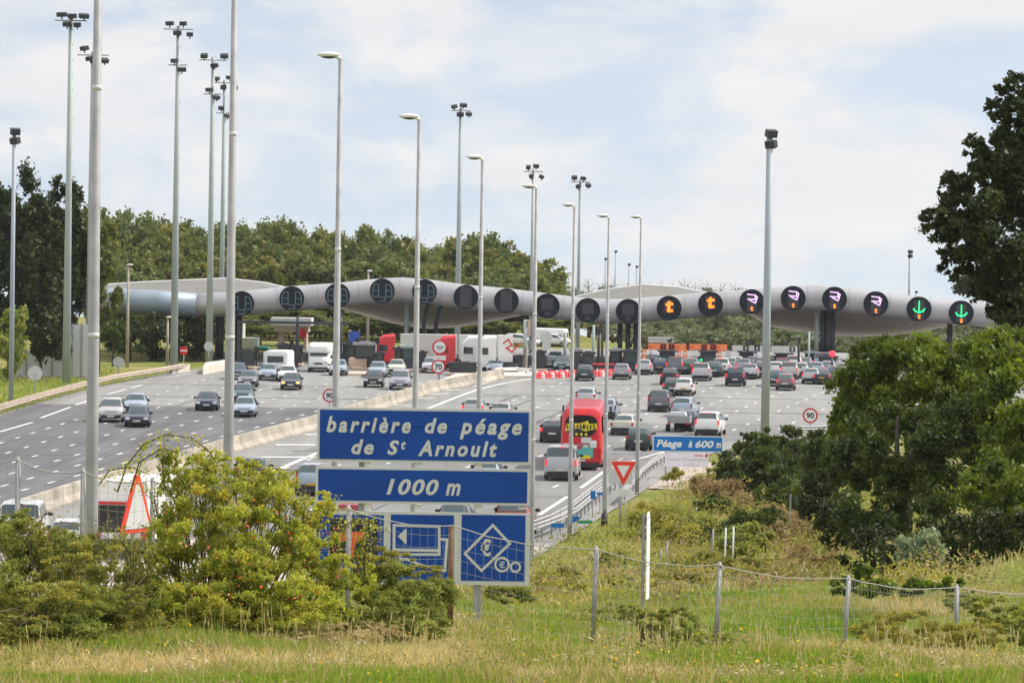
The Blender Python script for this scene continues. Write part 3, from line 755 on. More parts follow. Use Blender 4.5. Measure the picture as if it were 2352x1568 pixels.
for i, (X, kd, lb_) in enumerate(zip(XS, kinds, lbl)):
    x0 = P(X, 690, DC - 1.38).x
    zc = float(np.interp(X, [p[0] for p in cpx], [p[1] for p in cpx])); c = P(X, zc + .5, DC - 1.38)
    r = empty('lane_display', (c.x, DC - 1.38, c.z), 0, lb_, 'display sign', 'round lane displays on the canopy tube'); r.scale = (KC,) * 3
    mb = MB(); mb.disc(0, 0, 1.2, 0, .7, 0, 40); mb.ring(0, 0, 1.13, 1.2, -.05, 0, 0, 40); mb.build('housing', M['disc'], r)
    mb = MB()
    if kd.startswith('out'):
        for s_ in (-1, 1):
            mb.stroke([(s_*.35,.62),(s_*.75,.62),(s_*.95,.15),(s_*.9,-.55),(s_*.35,-.55),(s_*.35,.62)], .06, -.03, 0)
            mb.stroke([(s_*.35,.02),(s_*.95,.02)], .06, -.045, -.01)
        mb.stroke([(-.28,-.62),(.28,-.62),(.28,-1.0),(-.28,-1.0)], .06, -.03, 0, True)
        mb.build('outline_panel', M['discline'], r)
    elif kd == 'bar':
        mb.box((0, -.02, 0), (1.1, .04, 2.0)); mb.build('display_panel', M['discgrey'], r)
    elif kd == 'sq':
        mb.box((0, -.02, .18), (1.15, .04, 1.1)); mb.box((0, -.02, -.75), (.5, .04, .35)); mb.build('display_panel', M['discgrey'], r)
    elif kd == 't':
        mb.box((0, -.02, .15), (1.0, .04, 1.25)); mb.build('display_panel', M['discgrey'], r)
        mb = MB(); tshape(mb, 0, .15, 1.15, -.05, 0); mb.build('symbol', M['ledorange'], r)
    elif kd == 'card':
        mb.box((0, -.02, -.1), (.95, .04, 1.75)); mb.build('display_panel', M['discgrey'], r)
        mb = MB(); mb.stroke([(-.42,.7),(.32,.62),(.32,.2),(-.42,.25)], .09, -.07, -.045, True)
        mb.stroke([(.36,.55),(.52,.45),(.36,-.1),(.28,-.12),(-.2,.12)], .09, -.09, -.06)
        mb.build('card_symbol', M['ledpink'], r)
        mb = MB(); tshape(mb, 0, -.68, .42, -.05, 0); mb.build('symbol', M['ledorange'], r)
    else:
        mb.box((0, -.02, -.05), (.95, .04, 1.75)); mb.build('display_panel', M['discgrey'], r)
        mb = MB(); mb.stroke([(0,.75),(0,-.2)], .12, -.07, -.045); mb.stroke([(-.52,.0),(-.38,-.2),(0,-.35),(.38,-.2),(.52,.0)], .14, -.09, -.06)
        mb.build('arrow_symbol', M['ledgreen'], r)
        mb = MB(); tshape(mb, 0, -.75, .42, -.05, 0); mb.build('symbol', M['ledorange'], r)

# ------------------------------------------------------------------ toll islands and booths
def px_w(wpx, d): return wpx / S(d)
def banner_unit(x0, x1, yt, yb, d, mt, sqs, label, light, lcol, led=None):
    s = S(d); cxp = (x0 + x1) / 2; base = P(cxp, 850, d); zb = road_z(d)
    r = empty('toll_booth', (base.x, d, zb), 0, label, 'toll booth')
    def L(X, Y): q = P(X, Y, d); return (q.x - base.x, q.z - zb)
    a, b = L(x0, yt), L(x1, yb); w = b[0] - a[0]
    mb = MB(); mb.box(((a[0]+b[0])/2, 0, (a[1]+b[1])/2), (w, .25, a[1]-b[1])); mb.build('banner', M[mt], r)
    if mt == 'orange':
        tx = MB(); zc = (a[1]+b[1])/2
        for X in (x0 + 13, x1 - 13): q = L(X, 0)[0]; tx.box((q, -.14, zc), (.8, .03, .09))
        tx.build('banner_line', M['signred'], r)
    for X in sqs:
        q = L(X, (yt + yb) / 2); mb = MB(); mb.box((q[0], -.16, q[1]), (.54, .08, .52)); sq = mb.build('display', M['black'], r)
        mb = MB(); tshape(mb, q[0], q[1], .36, -.21, 0); mb.build('symbol', M['signred'] if mt == 'orange' else M['signgrey'], sq)
    lz = b[1]
    for X in (x0 + 3, x1 - 4):
        q = L(X, 0)[0]; mb = MB(); mb.box((q, .02, lz / 2), (.42, .3, lz)); mb.build('leg_panel', M[mt if mt == 'orange' else 'signgrey'], r)
    mb = MB()
    for X, m_ in ((x0 + 3, 0), (x1 - 4, 0)):
        q = L(X, 0)[0]
        for k, zz in enumerate((lz * .82, lz * .55)): mb.disc(q, zz, .15, -.16, -.135, 0, 12)
    mb.build('roundel', M['signwhite'], r)
    if mt == 'orange':
        mb = MB(); q = L(x0 + 3, 0)[0]; mb.box((q, -.15, lz * .34), (.4, .03, .34)); mb.build('blue_notice', M['blue2'], r)
    mb = MB(); mb.box((0, .9, lz * .45), (1.5, 2.0, lz * .9)); mb.box((0, .9, lz * .93), (1.9, 2.4, .12))
    mb.build('cabin', M['darkbooth'], r)
    mb = MB(); mb.box((0, -.13, lz * .55), (1.2, .04, lz * .4)); mb.build('window', M['glass'], r)
    mb = MB(); mb.box((0, 1.0, .14), (1.9, 9, .28)); mb.build('island', M['kerb'], r)
    mb = MB(); q = L(light[0], light[1]); mb.box((q[0], -.3, q[1]), (.42, .2, .5)); mb.build('signal_box', M['black'], r)
    mb = MB(); mb.disc(q[0], q[1], .13, -.44, -.41, 0, 14); mb.build('signal_light', M[lcol], r)
    if led:
        a, b = L(led[0], led[1]), L(led[2], led[3]); mb = MB(); mb.box(((a[0]+b[0])/2, -.2, (a[1]+b[1])/2), (b[0]-a[0], .1, a[1]-b[1])); mb.build('led_board', mat('dark_red_board', (.10, .008, .02), .6), r)
    mb = MB()
    q = L(cxp + 5, yt - 6); mb.box((q[0], 0, q[1]), (.45, .5, .28)); mb.tube([(q[0], 0, q[1] - .45), (q[0], 0, q[1])], .05, 6); mb.box((q[0] + .2, -.1, q[1] + .18), (.25, .3, .2))
    mb.build('camera', M['dark'], r)
    return r
b1_ = banner_unit(1489.5,1576,788.7,803.5,368,'orange',(1523,1542.5),'toll booth under orange banner, left one, grey board above it',(1516,823),'ledgreen')
b2_ = banner_unit(1583.5,1670,789.5,804.5,368,'orange',(1617,1638),'toll booth under orange banner, right one of the two',(1610,826),'ledgreen')
b3_ = banner_unit(1682,1752,793,806,372,'signgrey',(1713,1738.5),'toll booth with pale grey banner, left of the tall floodlight pole',(1700,822),'ledred')
b4_ = banner_unit(1771,1831,794,810,372,'signgrey',(1819.5,),'toll booth with pale grey banner and a lit red signal',(1798,826),'ledred',(1789,822,1822,833))
# grey board above the first orange banner
q = P(1518, 780, 370); r = empty('information_board', (q.x, 370, road_z(370)), 0, 'two-row grey board standing above the left orange banner', 'board')
mb = MB(); mb.box((0, 0, q.z - road_z(370)), (2.55, .15, .6)); mb.build('panel', M['signgrey'], r)
mb = MB(); mb.box((0, -.08, q.z - road_z(370)), (2.4, .02, .04)); mb.build('joint', M['dark'], r)
mb = MB(); mb.tube([(-1, .1, 0), (-1, .1, q.z - road_z(370))], .06, 6); mb.tube([(1, .1, 0), (1, .1, q.z - road_z(370))], .06, 6); mb.build('post', M['galv'], r)
def booth(X, Yb, w, h, d, label, top='darkbooth', kind=0):
    b = G(X, Yb) if d is None else P(X, Yb, d); d = b.y; z0 = road_z(d)
    r = empty('toll_booth', (b.x, d, z0), 0, label, 'toll booth')
    mb = MB(); mb.box((0, 0, h * .22), (w, 2.0, h * .44)); mb.build('cabin_base', M['darkbooth'], r)
    mb = MB()
    for sx in (-1, 1):
        for sy in (-1, 1): mb.box((sx * (w / 2 - .06), sy * .94, h * .68), (.1, .1, h * .48))
    mb.box((0, 0, h * .44 + .03), (w * .98, 1.96, .06)); mb.build('frame', M['trim'], r)
    mb = MB(); mb.box((0, 0, h * .68), (w - .16, 1.8, h * .46)); mb.build('window', M['glass'], r)
    mb = MB(); mb.box((0, 0, h * .95), (w + .35, 2.4, h * .1)); mb.box((0, .2, h * 1.02), (w * .5, .8, h * .06)); mb.build('roof', M[top], r)
    mb = MB(); mb.box((0, -1, .10), (w + .3, 5, .20)); mb.build('island', M['kerb'], r)
    if kind:
        mb = MB(); mb.tube([(w * .5 + .3, -2.5, .2), (w * .5 + .3, -2.5, h * 1.1)], .07, 6); mb.box((w * .5 + .3, -2.5, h * 1.1), (.4, .3, .55)); mb.build('signal', M['black'], r)
    return r
for a in ((566,848,1.7,1.7,360,'low dark toll booth beside the left dark columns','darkbooth',1),(652,846,1.2,2.2,366,'narrow dark toll booth right of the white caravan','darkbooth',1),(679,848,1.3,2.0,369,'dark toll booth left of the white motorhome','darkbooth',0),
          (838,848,2.0,2.6,362,'wide dark toll booth with pale roof left of the red lorry cab','galv',1),(801,846,1.2,2.4,366,'tall dark toll booth beside the blue panel','darkbooth',1),(872,848,.8,1.75,360,'dark toll booth directly in front of the red lorry cab','darkbooth',0),
          (915,848,.75,2.2,361,'dark toll booth under the left end of the white trailer','darkbooth',0),(937,850,1.15,2.5,359,'grey toll booth left of the fourth street lamp','mast',0),(970,848,.7,1.9,360,'dark toll booth left of the seventy sign','darkbooth',0),
          (1063,850,2.6,1.2,352,'low wide dark toll booth right of the seventy sign','darkbooth',0),(1064,838,.7,1.7,368,'slim dark toll booth behind the low wide one','darkbooth',0),(1114,842,.75,1.6,364,'dark toll booth in front of the white lorries','darkbooth',0),
          (1155,842,.8,1.6,366,'dark toll booth at the tail of the white lorries','darkbooth',0),(1173,850,1.1,.9,356,'low dark toll booth right of the pale blue car','darkbooth',0),(1194,846,.5,1.6,362,'very slim dark toll booth left of a lamp post','darkbooth',0),
          (1211,846,.4,1.5,362,'slim dark toll booth right of the yellow post','darkbooth',0),(1240,846,1.0,2.0,364,'dark toll booth left of the two cars behind the red barriers','darkbooth',0),(1322,848,1.0,2.3,362,'pale framed toll booth above the red barriers','galv',0),(1350,846,1.2,2.0,362,'square dark toll booth right of the small dark green car','darkbooth',0),
          (1386,848,1.8,1.0,358,'low dark red-topped toll booth over the red barriers','signred',0),(1412,846,1.0,2.3,364,'grey roofed toll booth left of the triple columns','galv',0),(1450,846,1.6,2.3,361,'broad dark toll booth at the foot of the triple columns','darkbooth',0),(1900,842,1.6,1.9,364,'dark toll booth at the foot of the right columns','darkbooth',0),(1860,838,.9,2.0,374,'dark toll booth left of the right columns','galv',0)):
    X, Yb, w, h, d, lab, top_, kd = a
    booth(X, Yb, w, h, d, lab, top_, kd)
# tall signals, boxes and posts between the booths
def post_thing(name, label, cat, X, d, h, w=.1, mt='dark', head=None, group=None):
    b = P(X, 850, d); r = empty(name, (b.x, d, road_z(d)), 0, label, cat, group)
    mb = MB(); mb.tube([(0, 0, 0), (0, 0, h)], w, 8); mb.build('post', M[mt], r)
    if head:
        mb = MB(); mb.box((head[0], -.05, h - head[2] / 2), (head[1], .25, head[2])); mb.build('head', M[head[3]], r)
    return r
post_thing('signal_post', 'tall thin dark post carrying a black box behind the caravan', 'signal', 683, 368, 4.9, .16, 'dark', (-.5, .8, .01, 'dark'))
post_thing('signal_post', 'dark post left of the blue panel under the canopy', 'signal', 781, 362, 5.6, .2, 'dark', (0, .5, .5, 'dark'))
post_thing('signal_post', 'white striped post with orange marks beside the right columns', 'post', 1857, 362, 4.3, .11, 'mast')
post_thing('signal_post', 'black signal post right of the pale grey banner with red light', 'signal', 1834, 366, 3.6, .12, 'dark', (0, .3, .6, 'dark'))
post_thing('signal_post', 'yellowish thin post among the booths near the red barriers', 'post', 1209, 352, 3.0, .09, 'concrete')
post_thing('signal_post', 'yellow post just left of the small dark green car', 'post', 1311, 350, 2.6, .09, 'concrete')
post_thing('signal_post', 'white and orange post left of the thin dark lamp posts', 'post', 1205, 366, 5.0, .2, 'mast', (.4, .35, 1.6, 'kerb'))
post_thing('signal_post', 'grey post in front of the white caravan beyond the booths', 'post', 1297, 366, 3.8, .18, 'galv')
post_thing('signal_post', 'grey round-topped post beyond the red barriers', 'post', 1362, 372, 4.4, .14, 'mast')
post_thing('signal_post', 'dark twin-headed signal post right of the square booth', 'signal', 1374, 366, 4.3, .14, 'dark', (.1, .5, .5, 'dark'))
r = post_thing('blue_panel_post', 'upright blue panel on a pale post left of the wide booth', 'panel', 818, 372, 1.0, .1, 'galv')
mb = MB(); q = P(814, 783, 372); mb.box((q.x - r.location.x, 0, q.z - r.location.z), (1.1, .2, 2.0)); mb.build('panel', M['bluepaint'], r)
r = post_thing('signal_post', 'lit red lamp on a post at the edge of the right bush', 'signal', 1911, 350, 2.2, .1, 'dark')
mb = MB(); q = P(1911, 812, 350); mb.ell((q.x - r.location.x, -.2, q.z - r.location.z), (.3, .15, .3)); mb.build('lamp', M['ledred'], r)
# grey backs of round signs
for X, Y, d, rr, lab in ((1255,775,372,.62,'grey back of a round sign beyond the booths'),(1217,792,380,.5,'small grey back of a sign beside the pale blue mast'),(1255,793,371.4,.45,'lower grey sign back under a larger one beyond the booths')):
    q = P(X, Y, d); r = empty('road_sign', (q.x, d, road_z(d)), 0, lab, 'road sign')
    mb = MB(); mb.disc(0, q.z - road_z(d), rr, -.03, .03); mb.build('panel', M['signgrey'], r)
    mb = MB(); mb.tube([(0, .1, 0), (0, .1, q.z - road_z(d))], .05, 6); mb.build('post', M['galv'], r)
# dark portal on the left
a, b = P(545, 739, 358), P(800, 742, 358); r = empty('portal_frame', (a.x, 358, road_z(358)), 0, 'dark horizontal portal frame under the left end of the canopy', 'portal')
mb = MB(); mb.box(((b.x - a.x) / 2, 0, a.z - road_z(358)), (b.x - a.x, .3, .28)); mb.build('beam', M['dark'], r)
for X in (549, 683, 781):
    x = P(X, 740, 358).x - a.x; mb = MB(); mb.box((x, 0, (a.z - road_z(358)) / 2), (.3, .26, a.z - road_z(358) - .3)); mb.build('leg', M['dark'], r)
# service station roof in the distance
q = P(671, 738, 414); r = empty('service_station', (q.x, 414, road_z(414)), 0, 'white flat roof of a small building seen under the left canopy', 'building')
h = q.z - road_z(414)
mb = MB(); mb.box((0, 0, h), (4.6, 5, .85)); mb.build('roof', M['white'], r)
mb = MB(); mb.box((0, 0, h - .8), (3.9, 4, .7)); mb.box((-1.2, 0, (h - 1) / 2), (.5, 3, h - 1)); mb.box((1.6, 0, (h - 1) / 2), (.3, 3, h - 1)); mb.build('wall', M['kerb'], r)
mb = MB(); mb.box((1.35, -2.2, 1.8), (.7, .1, 1.0)); mb.build('notice', M['signred'], r)
# pale cabins under the trees, turquoise container
for X, Yt, Yb, w, d, m_, lab, nm in ((575,775,822,2.0,412,'offwhite','pale lorry box parked behind the left dark columns','lorry_box'),(603,796,816,1.5,410,'cyan','turquoise container behind the white caravan','container'),(552,738,778,.9,414,'offwhite','narrow white tank behind the left dark column','tank')):
    a, b = P(X, Yt, d), P(X, Yb, d); r = empty(nm, (b.x, d, road_z(d)), 0, lab, nm.split('_')[-1])
    mb = MB(); mb.box((0, 0, (a.z - road_z(d)) / 2), (w, 3, a.z - road_z(d)), taper=.98); mb.build('body', M[m_], r)
    mb = MB()
    for k in range(4): mb.box((-w / 2 + w * (k + .5) / 4, -1.53, (a.z - road_z(d)) / 2), (.06, .06, (a.z - road_z(d)) * .9))
    mb.build('rib', M['signgrey'] if m_ != 'cyan' else M['teal'], r)
# dark railings left
r = empty('railing', P(548, 845, 364), 0, 'dark railing at the foot of the left columns', 'railing')
r.location.z = road_z(364)
mb = MB(); mb.box((1.5, 0, 1.2), (4.6, .06, .08)); mb.box((1.5, 0, .2), (4.6, .06, .08)); mb.build('rail', M['trim'], r)
mb = MB()
for k in range(22): mb.box((-.7 + k * .21, 0, .6), (.06, .05, 1.2))
mb.build('bars', M['trim'], r)
# red and white plastic barriers
bar = MB()
prof_ = [(.30, 0), (.30, .08), (.22, .14), (.26, .3), (.20, .45), (.12, .56), (.12, .6)]
bar.tube([(0, 0, z) for r_, z in prof_], [r_ for r_, z in prof_], 10, 0, True, True)
bm_r, bm_w = bar.mesh('barrier_body', [M['conered']]), bar.mesh('barrier_body', [M['conewhite']])
for i in range(46):
    t = i / 45.0; X = 1229 + t * 172 + (0 if i % 2 else 1); Y = 868 - t * 5 - (3.5 if i % 2 else 0)
    g = G(X, Y + 1); o_ = link('traffic_barrel', bm_w if i % 3 == 1 else bm_r, None, g)
    prop(o_, 'red or white plastic barrel in the row in front of the closed booths', 'traffic barrel', 'row of plastic barrels')
# concrete blocks, islands
def island(px, h, label, mt='conc2', name='concrete_block'):
    g = [G(*p) for p in px]; o_ = g[0]; mb = MB()
    mb.v = [tuple(p - o_) for p in g] + [tuple(p - o_ + Vector((0, 0, h))) for p in g]; n = len(g)
    mb.f = [tuple(range(n, 2 * n))] + [(i, (i + 1) % n, n + (i + 1) % n, n + i) for i in range(n)]; mb.m = [0] * (n + 1); mb.sm = [False] * (n + 1)
    ob = mb.build(name, M[mt], None, o_); return prop(ob, label, 'barrier' if h > .3 else 'traffic island')
island([(466,860),(515,851),(517,843),(472,850)], .75, 'pale concrete block barrier at the foot of the left masts')
island([(395,858),(436,853),(436,848),(400,851)], .5, 'short concrete block at the end of the left guard rail')
island([(800,848),(842,848),(842,842),(805,842)], 1.0, 'beige concrete block in front of the wide dark booth', 'kerb')
island([(1010,878),(1130,868),(1225,868),(1240,858),(1060,858)], .22, 'beige traffic island at the end of the median barrier', 'conc2', 'traffic_island')
island([(760,862),(870,862),(860,856),(765,857)], .16, 'pinkish kerb island in front of the left booths', 'kerb', 'traffic_island')
guardrail([G(1137, 862), G(1190, 861), G(1219, 864)], 'short white rail at the tip of the median island', step=2, mt='white')

# ------------------------------------------------------------------ left verge things
def slab(name, label, cat, X0, X1, Yt, Yb, mt, ribs=3, t=.25):
    g = G((X0 + X1) / 2, Yb); d = g.y; a, b = P(X0, Yt, d), P(X1, Yb, d)
    r = empty(name, g, 0, label, cat); w = b.x - a.x; h = a.z - g.z
    mb = MB(); mb.box((0, 0, h / 2), (w, t, h)); mb.build('panel', M[mt], r)
    mb = MB()
    for k in range(ribs + 1): mb.box((-w / 2 + w * k / ribs, -t / 2 - .05, h / 2 + .05), (.14, .1, h + .1))
    mb.build('post', M['galv'], r); return r
slab('noise_screen', 'long low grey screen wall on the left verge', 'screen wall', 30, 150, 803, 870, 'panelgrey', 4)
slab('noise_screen', 'tall narrow grey screen between the two left masts', 'screen wall', 166, 208, 745, 872, 'panelgrey', 2)
def white_wall(px, label):
    pass

# masts, lamps
def flood_head(mb, x, y, z, w=.95, rz=0):
    w *= random.uniform(.62, .9); z += random.uniform(-.12, .12); mb.box((x, y, z), (w, .42, .38), 0, rz + random.uniform(-.5, .5), rx=random.uniform(.15, .6)); mb.box((x, y + .12, z - .26), (.1, .08, .3), 0, rz)
def mast(Xb, Yb, Ytop, label, d=None, w0=.75, w1=.34, tiers=1, heads=4, arm=1.4, twin=False, mt='mast'):
    g = G(Xb, Yb) if d is None else P(Xb, Yb, d)
    dd = g.y; z0 = road_z(dd) if dd > 300 or d is None else Tz(g.x, dd)
    top = P(Xb + (Yb - Ytop) * ROLL, Ytop, dd).z; h = top - z0
    r = empty('floodlight_mast' , (g.x, dd, z0), 0, label, 'floodlight mast', 'floodlight masts round the toll plaza')
    mb = MB(); mb.tube([(0, 0, -.3), (0, 0, h * .5), (0, 0, h - .6)], [w0 / 2, (w0 * .5 + w1 * .5) / 2, w1 / 2], 12); mb.build('pole', M[mt], r)
    if w0 > .5:
        mb = MB()
        for k in range(int(h / 1.3)): mb.box((w0 / 2 * (1 - k * 1.3 / h) + w1 / 2 * (k * 1.3 / h) + .03, 0, 1 + k * 1.3), (.1, .06, .06))
        mb.build('climbing_rungs', M['galv'], r)
    zz = h - .9
    for t in range(tiers):
        k_ = MB(); k_.box((0, 0, zz - t * 3.4), (arm * (2 if t == 0 else 1.3), .1, .1)); k_.box((0, 0, zz - t * 3.4), (.1, arm, .1)); k_.build('crossarm', M['galv'], r)
        n = heads if t == 0 else 2
        for k in range(n):
            ang = (-.55 + k * 1.1 / max(1, n - 1)) if n > 1 else 0
            xx = (-arm * .6 + k * arm * 1.45 / max(1, n - 1) + random.uniform(-.12, .12)) if t == 0 else (-.3 + k * .7)
            mb = MB(); flood_head(mb, xx, -.3, zz - t * 3.4 + (.5 if k % 2 == 0 else -.45), .95 if not twin else .7, ang)
            mb.build('floodlight', M['dark'], r)
        zz -= .0
    return r
M['mastblue'] = mat('mast_blue_grey', (0.34, 0.39, 0.44), 0.55, 0.0, var=0.08, vscale=.6)
def plain_mast(Xb, Yb, Ytop, label, d, w0, two=True, s=1.0):
    g = P(Xb, Yb, d); z0 = g.z; top = P(Xb + (Yb - Ytop) * ROLL, Ytop, d).z; h = top - z0
    r = empty('floodlight_mast', (g.x, d, z0), 0, label, 'floodlight mast', 'floodlight masts round the toll plaza')
    mb = MB(); mb.tube([(0, 0, -2.5), (0, 0, h - .2)], [w0 / 2, w0 / 3], 12); mb.build('pole', M['mastblue'], r)
    for k in range(2 if two else 1):
        mb = MB(); mb.box((.08 * s, -.15, h - .25 * s - k * .62 * s), (.62 * s, .42 * s, .42 * s), rz=.4 - k * .9, rx=.3); mb.box((0, 0, h - .35 * s - k * .62 * s), (.1 * s, .3 * s, .1 * s)); mb.build('floodlight', M['dark'], r)
    return r
mast(152, 884, 24, 'tallest floodlight mast at left, a cluster of lamps on a single tier', heads=5)
mast(204, 872, 104, 'second tall floodlight mast from the left, close to the foreground pole', heads=4)
mast(399, 854, 46, 'tall floodlight mast with two tiers of lamps beside the no entry sign', tiers=2, heads=4)
mast(480, 836, 118, 'two tier floodlight mast rising in front of the left canopy', tiers=2, heads=3)
mast(507, 828, 172, 'two tier floodlight mast standing behind the left canopy roof', tiers=2, heads=4, w0=.6, d=412)
mast(1050, 806, 236, 'single tier floodlight mast behind the left crest of the canopy', tiers=1, heads=4, arm=1.1, w0=.7)
mast(1218, 836, 376, 'slim floodlight mast behind the sixth lamp post, four lamps on a bar', d=412, heads=4, w0=.45, w1=.25, arm=1.1, twin=True)
mast(1326, 840, 400, 'slim floodlight mast behind the seventh lamp post, four lamps on a bar', d=413, heads=4, w0=.5, w1=.25, arm=1.1, twin=True)
plain_mast(25, 928, 294, 'short pole with two floodlights at the far left edge', G(25, 928).y, .42, s=1.15)
plain_mast(1757, 990, 297, 'lone grey pole with two floodlights rising from the right bushes', 232, .58, s=1.1)
for X, Yt, Yb, lab in ((1389,592,700,'thin distant mast just left of the eighth lamp post'),(1412,575,700,'thin distant mast just right of the eighth lamp post'),(1443,605,700,'faint bare distant mast between the last two lamp posts'),(1461,610,700,'thin distant mast left of the ninth lamp post'),(2087,574,720,'distant mast above the right end of the canopy tube'),(2103,668,720,'tiny lamp behind the right end of the tube')):
    plain_mast(X, Yb, Yt, lab, 520, .34 if X == 2087 else .2, X == 2087, 1.0 if X == 2087 else .6)
def lamp_post(x, d, h, label, head=True, r0=.115, z0=None):
    z = Tz(x, d) if z0 is None else z0
    r = empty('street_lamp', (x, d, z), 0, label, 'street lamp', 'street lamps along the approach road')
    mb = MB(); mb.tube([(0, 0, -.4), (0, 0, h * .12), (0, 0, h)], [r0, r0 * .95, r0 * .47], 14); mb.build('pole', M['galv'], r)
    mb = MB(); mb.box((0, -r0 - .005, 1.0), (r0 * 1.1, .02, .5)); mb.build('hatch', M['mast'], r)
    for zc_ in (h * .36, h * .68):
        rr_c = r0 * (.95 - .48 * (zc_ / h - .12) / .88) + .003; mb = MB(); mb.tube([(0, 0, zc_ - .05), (0, 0, zc_ + .05)], rr_c, 14); mb.build('joint_collar', M['panelgrey'], r)
    mb = MB(); mb.tube([(0.02, 0, h - .06), (-.06, 0, h + .02), (-.2, 0, h + .06)], [.055, .05, .045], 8)
    mb.ell((-.3, 0, h + .08), (.30, .12, .075)); mb.build('lamp_head', M['lampgrey'], r)
    mb = MB(); mb.ell((-.3, 0, h + .05), (.22, .10, .07)); mb.build('lens', M['glass2'], r)
    return r
LP = [(1463,1130,41.9,497,'ninth street lamp, the farthest in the row, beside the yield sign'),(1388,1205,46.9,495,'eighth street lamp with a black foot next to the guard rail'),(1308,1240,49.3,470,'seventh street lamp standing in front of the red coach'),
      (1219,1334,60,428,'sixth street lamp along the right edge of the big blue sign'),(1094,1358,66,362,'fifth street lamp rising behind the big blue sign'),(946,1478,80,270,'fourth street lamp rising behind the big blue sign'),(763,1504,91,130,'third street lamp at the left end of the big blue sign')]
for X, Yb, s, Yt, lab in LP:
    d = F / s; b = P(X, Yb, d); top = P(X + (Yb - Yt) * ROLL, Yt + 4, d)
    r = lamp_post(b.x, d, top.z - b.z, lab, z0=b.z)
    if X == 1388:
        mb = MB(); mb.tube([(0, 0, -.1), (0, 0, .55)], .16, 12); mb.build('black_sleeve', M['black'], r)
b = P(523, 1150, 84); lamp_post(b.x, 84, 14.6, 'second street lamp from the left, its top out of the picture', r0=.13, z0=b.z - 1.5)
b = P(208, 1290, 71); lamp_post(b.x, 71, 15.0, 'thick nearest street lamp at the left, its top out of the picture', r0=.135, z0=b.z - 1.0)
# small pale lamps on the left
for X, Yb, Yt, d, lab in ((292,842,608,None,'pale green lamp post left of the canopy end'),(384,838,728,None,'short pale post behind the no entry sign'),(844,780,622,420,'small lamp post between the lorries and the canopy crest')):
    g = G(X, Yb) if d is None else P(X, Yb, d); h = (Yb - Yt) / S(g.y)
    r = empty('street_lamp', g, 0, lab, 'street lamp'); mb = MB(); mb.tube([(0, 0, -.5), (0, 0, h)], [.18, .1], 8); mb.build('pole', M['concrete'], r)
    mb = MB(); mb.ell((.15, -.1, h), (.35, .2, .1)); mb.build('lamp_head', M['lampgrey'], r)

# ------------------------------------------------------------------ the big blue sign
DS = 80.0; SS = S(DS)
sb = P(1099, 1452, DS); zg = Tz(sb.x, DS)
root = empty('direction_sign', (sb.x, DS, zg), 0, 'large blue direction sign with white italic lettering, standing in the grass by the fence', 'road sign')
def L(X, Y): q = P(X, Y, DS); return q.x - sb.x, q.z - zg
def rect(mb, X0, Y0, X1, Y1, yf, yb, m=0):
    a, b = L((X0 + X1) / 2, (Y0 + Y1) / 2); mb.box((a, (yf + yb) / 2, b), ((X1 - X0) / SS, yb - yf, (Y1 - Y0) / SS), m)
def T_(mb, s_, X0, Y0, X1, Y1, y=-.078, **k):
    a, b = L((X0 + X1) / 2, (Y0 + Y1) / 2); text_into(mb, s_, a, b, (X1 - X0) / SS, (Y1 - Y0) / SS, y, **k)
mb = MB(); rect(mb, 728, 937.5, 1221, 1062.5, -.06, 0); pan = mb.build('name_panel', M['signgrey'], root)
mb = MB(); rect(mb, 734.5, 943.5, 1214, 1056.5, -.07, -.055); fld = mb.build('blue_field', M['blue'], pan)
mb = MB()
[rect(sm_, 735, y_ - .5, 1213.5, y_ + .5, -.0713, -.069) for sm_ in [MB()] for y_ in (981, 1019) if not (y_ == 1019 and (rect(sm_, 735, 980.5, 1213.5, 981.5, -.0713, -.069), sm_.build('panel_seam', mat('seam_blue', (.004, .045, .24), .6), fld)))]
T_(mb, 'barrière', 750, 956, 944, 993.5, shear=.25, bold=.035, space=1.35)
T_(mb, 'de', 976, 959.5, 1027, 995, shear=.25, bold=.035, space=1.25)
T_(mb, 'péage', 1056, 961, 1199, 1009, shear=.25, bold=.035, space=1.3)
T_(mb, 'de', 807.5, 1008, 859, 1043, shear=.25, bold=.035, space=1.25)
T_(mb, 'S', 890, 1010, 917, 1044, shear=.25, bold=.035); T_(mb, 't', 921, 1012, 933, 1031, shear=.25, bold=.03)
T_(mb, 'Arnoult', 960, 1011.5, 1142, 1048, shear=.25, bold=.035, space=1.3)
mb.build('lettering', M['signgrey'], pan)
mb = MB(); rect(mb, 725, 1073.5, 1217, 1157, -.06, 0); pan = mb.build('distance_panel', M['signgrey'], root)
mb = MB(); rect(mb, 731, 1079.5, 1211, 1151, -.07, -.055); mb.build('blue_field', M['blue'], pan)
mb = MB(); T_(mb, '1000', 888, 1099, 1008, 1136, shear=.25, bold=.03, space=1.15); T_(mb, 'm', 1024, 1109, 1058, 1137, shear=.25, bold=.03); mb.build('lettering', M['signgrey'], pan)
mb = MB(); rect(mb, 725, 1174.5, 1217, 1340.5, -.06, 0); pan = mb.build('payment_panel', M['signgrey'], root)
for (a, b) in ((734.5, 881), (897, 1042), (1059.5, 1206)):
    mb = MB(); rect(mb, a, 1180.5 + (a - 734) * .004, b, 1333, -.07, -.055); mb.build('blue_field', M['blue'], pan)
mb = MB(); rect(mb, 758, 1191, 867, 1290, -.078, -.069); mb.build('black_square', M['black'], pan)
mb = MB(); a, b = L(806, 1243); mb.prism([(a-.28,b+.22),(a+.27,b+.22),(a+.27,b+.02),(a+.1,b+.02),(a+.05,b-.38),(a-.12,b-.38),(a-.04,b+.02),(a-.28,b+.02)], -.086, -.077); mb.build('t_symbol', M['teorange'], pan)
mb = MB()
def st(pts, w, y0=-.078, closed=False): mb.stroke([L(*p) for p in pts], w / SS, y0, y0 + .01, 0, closed)
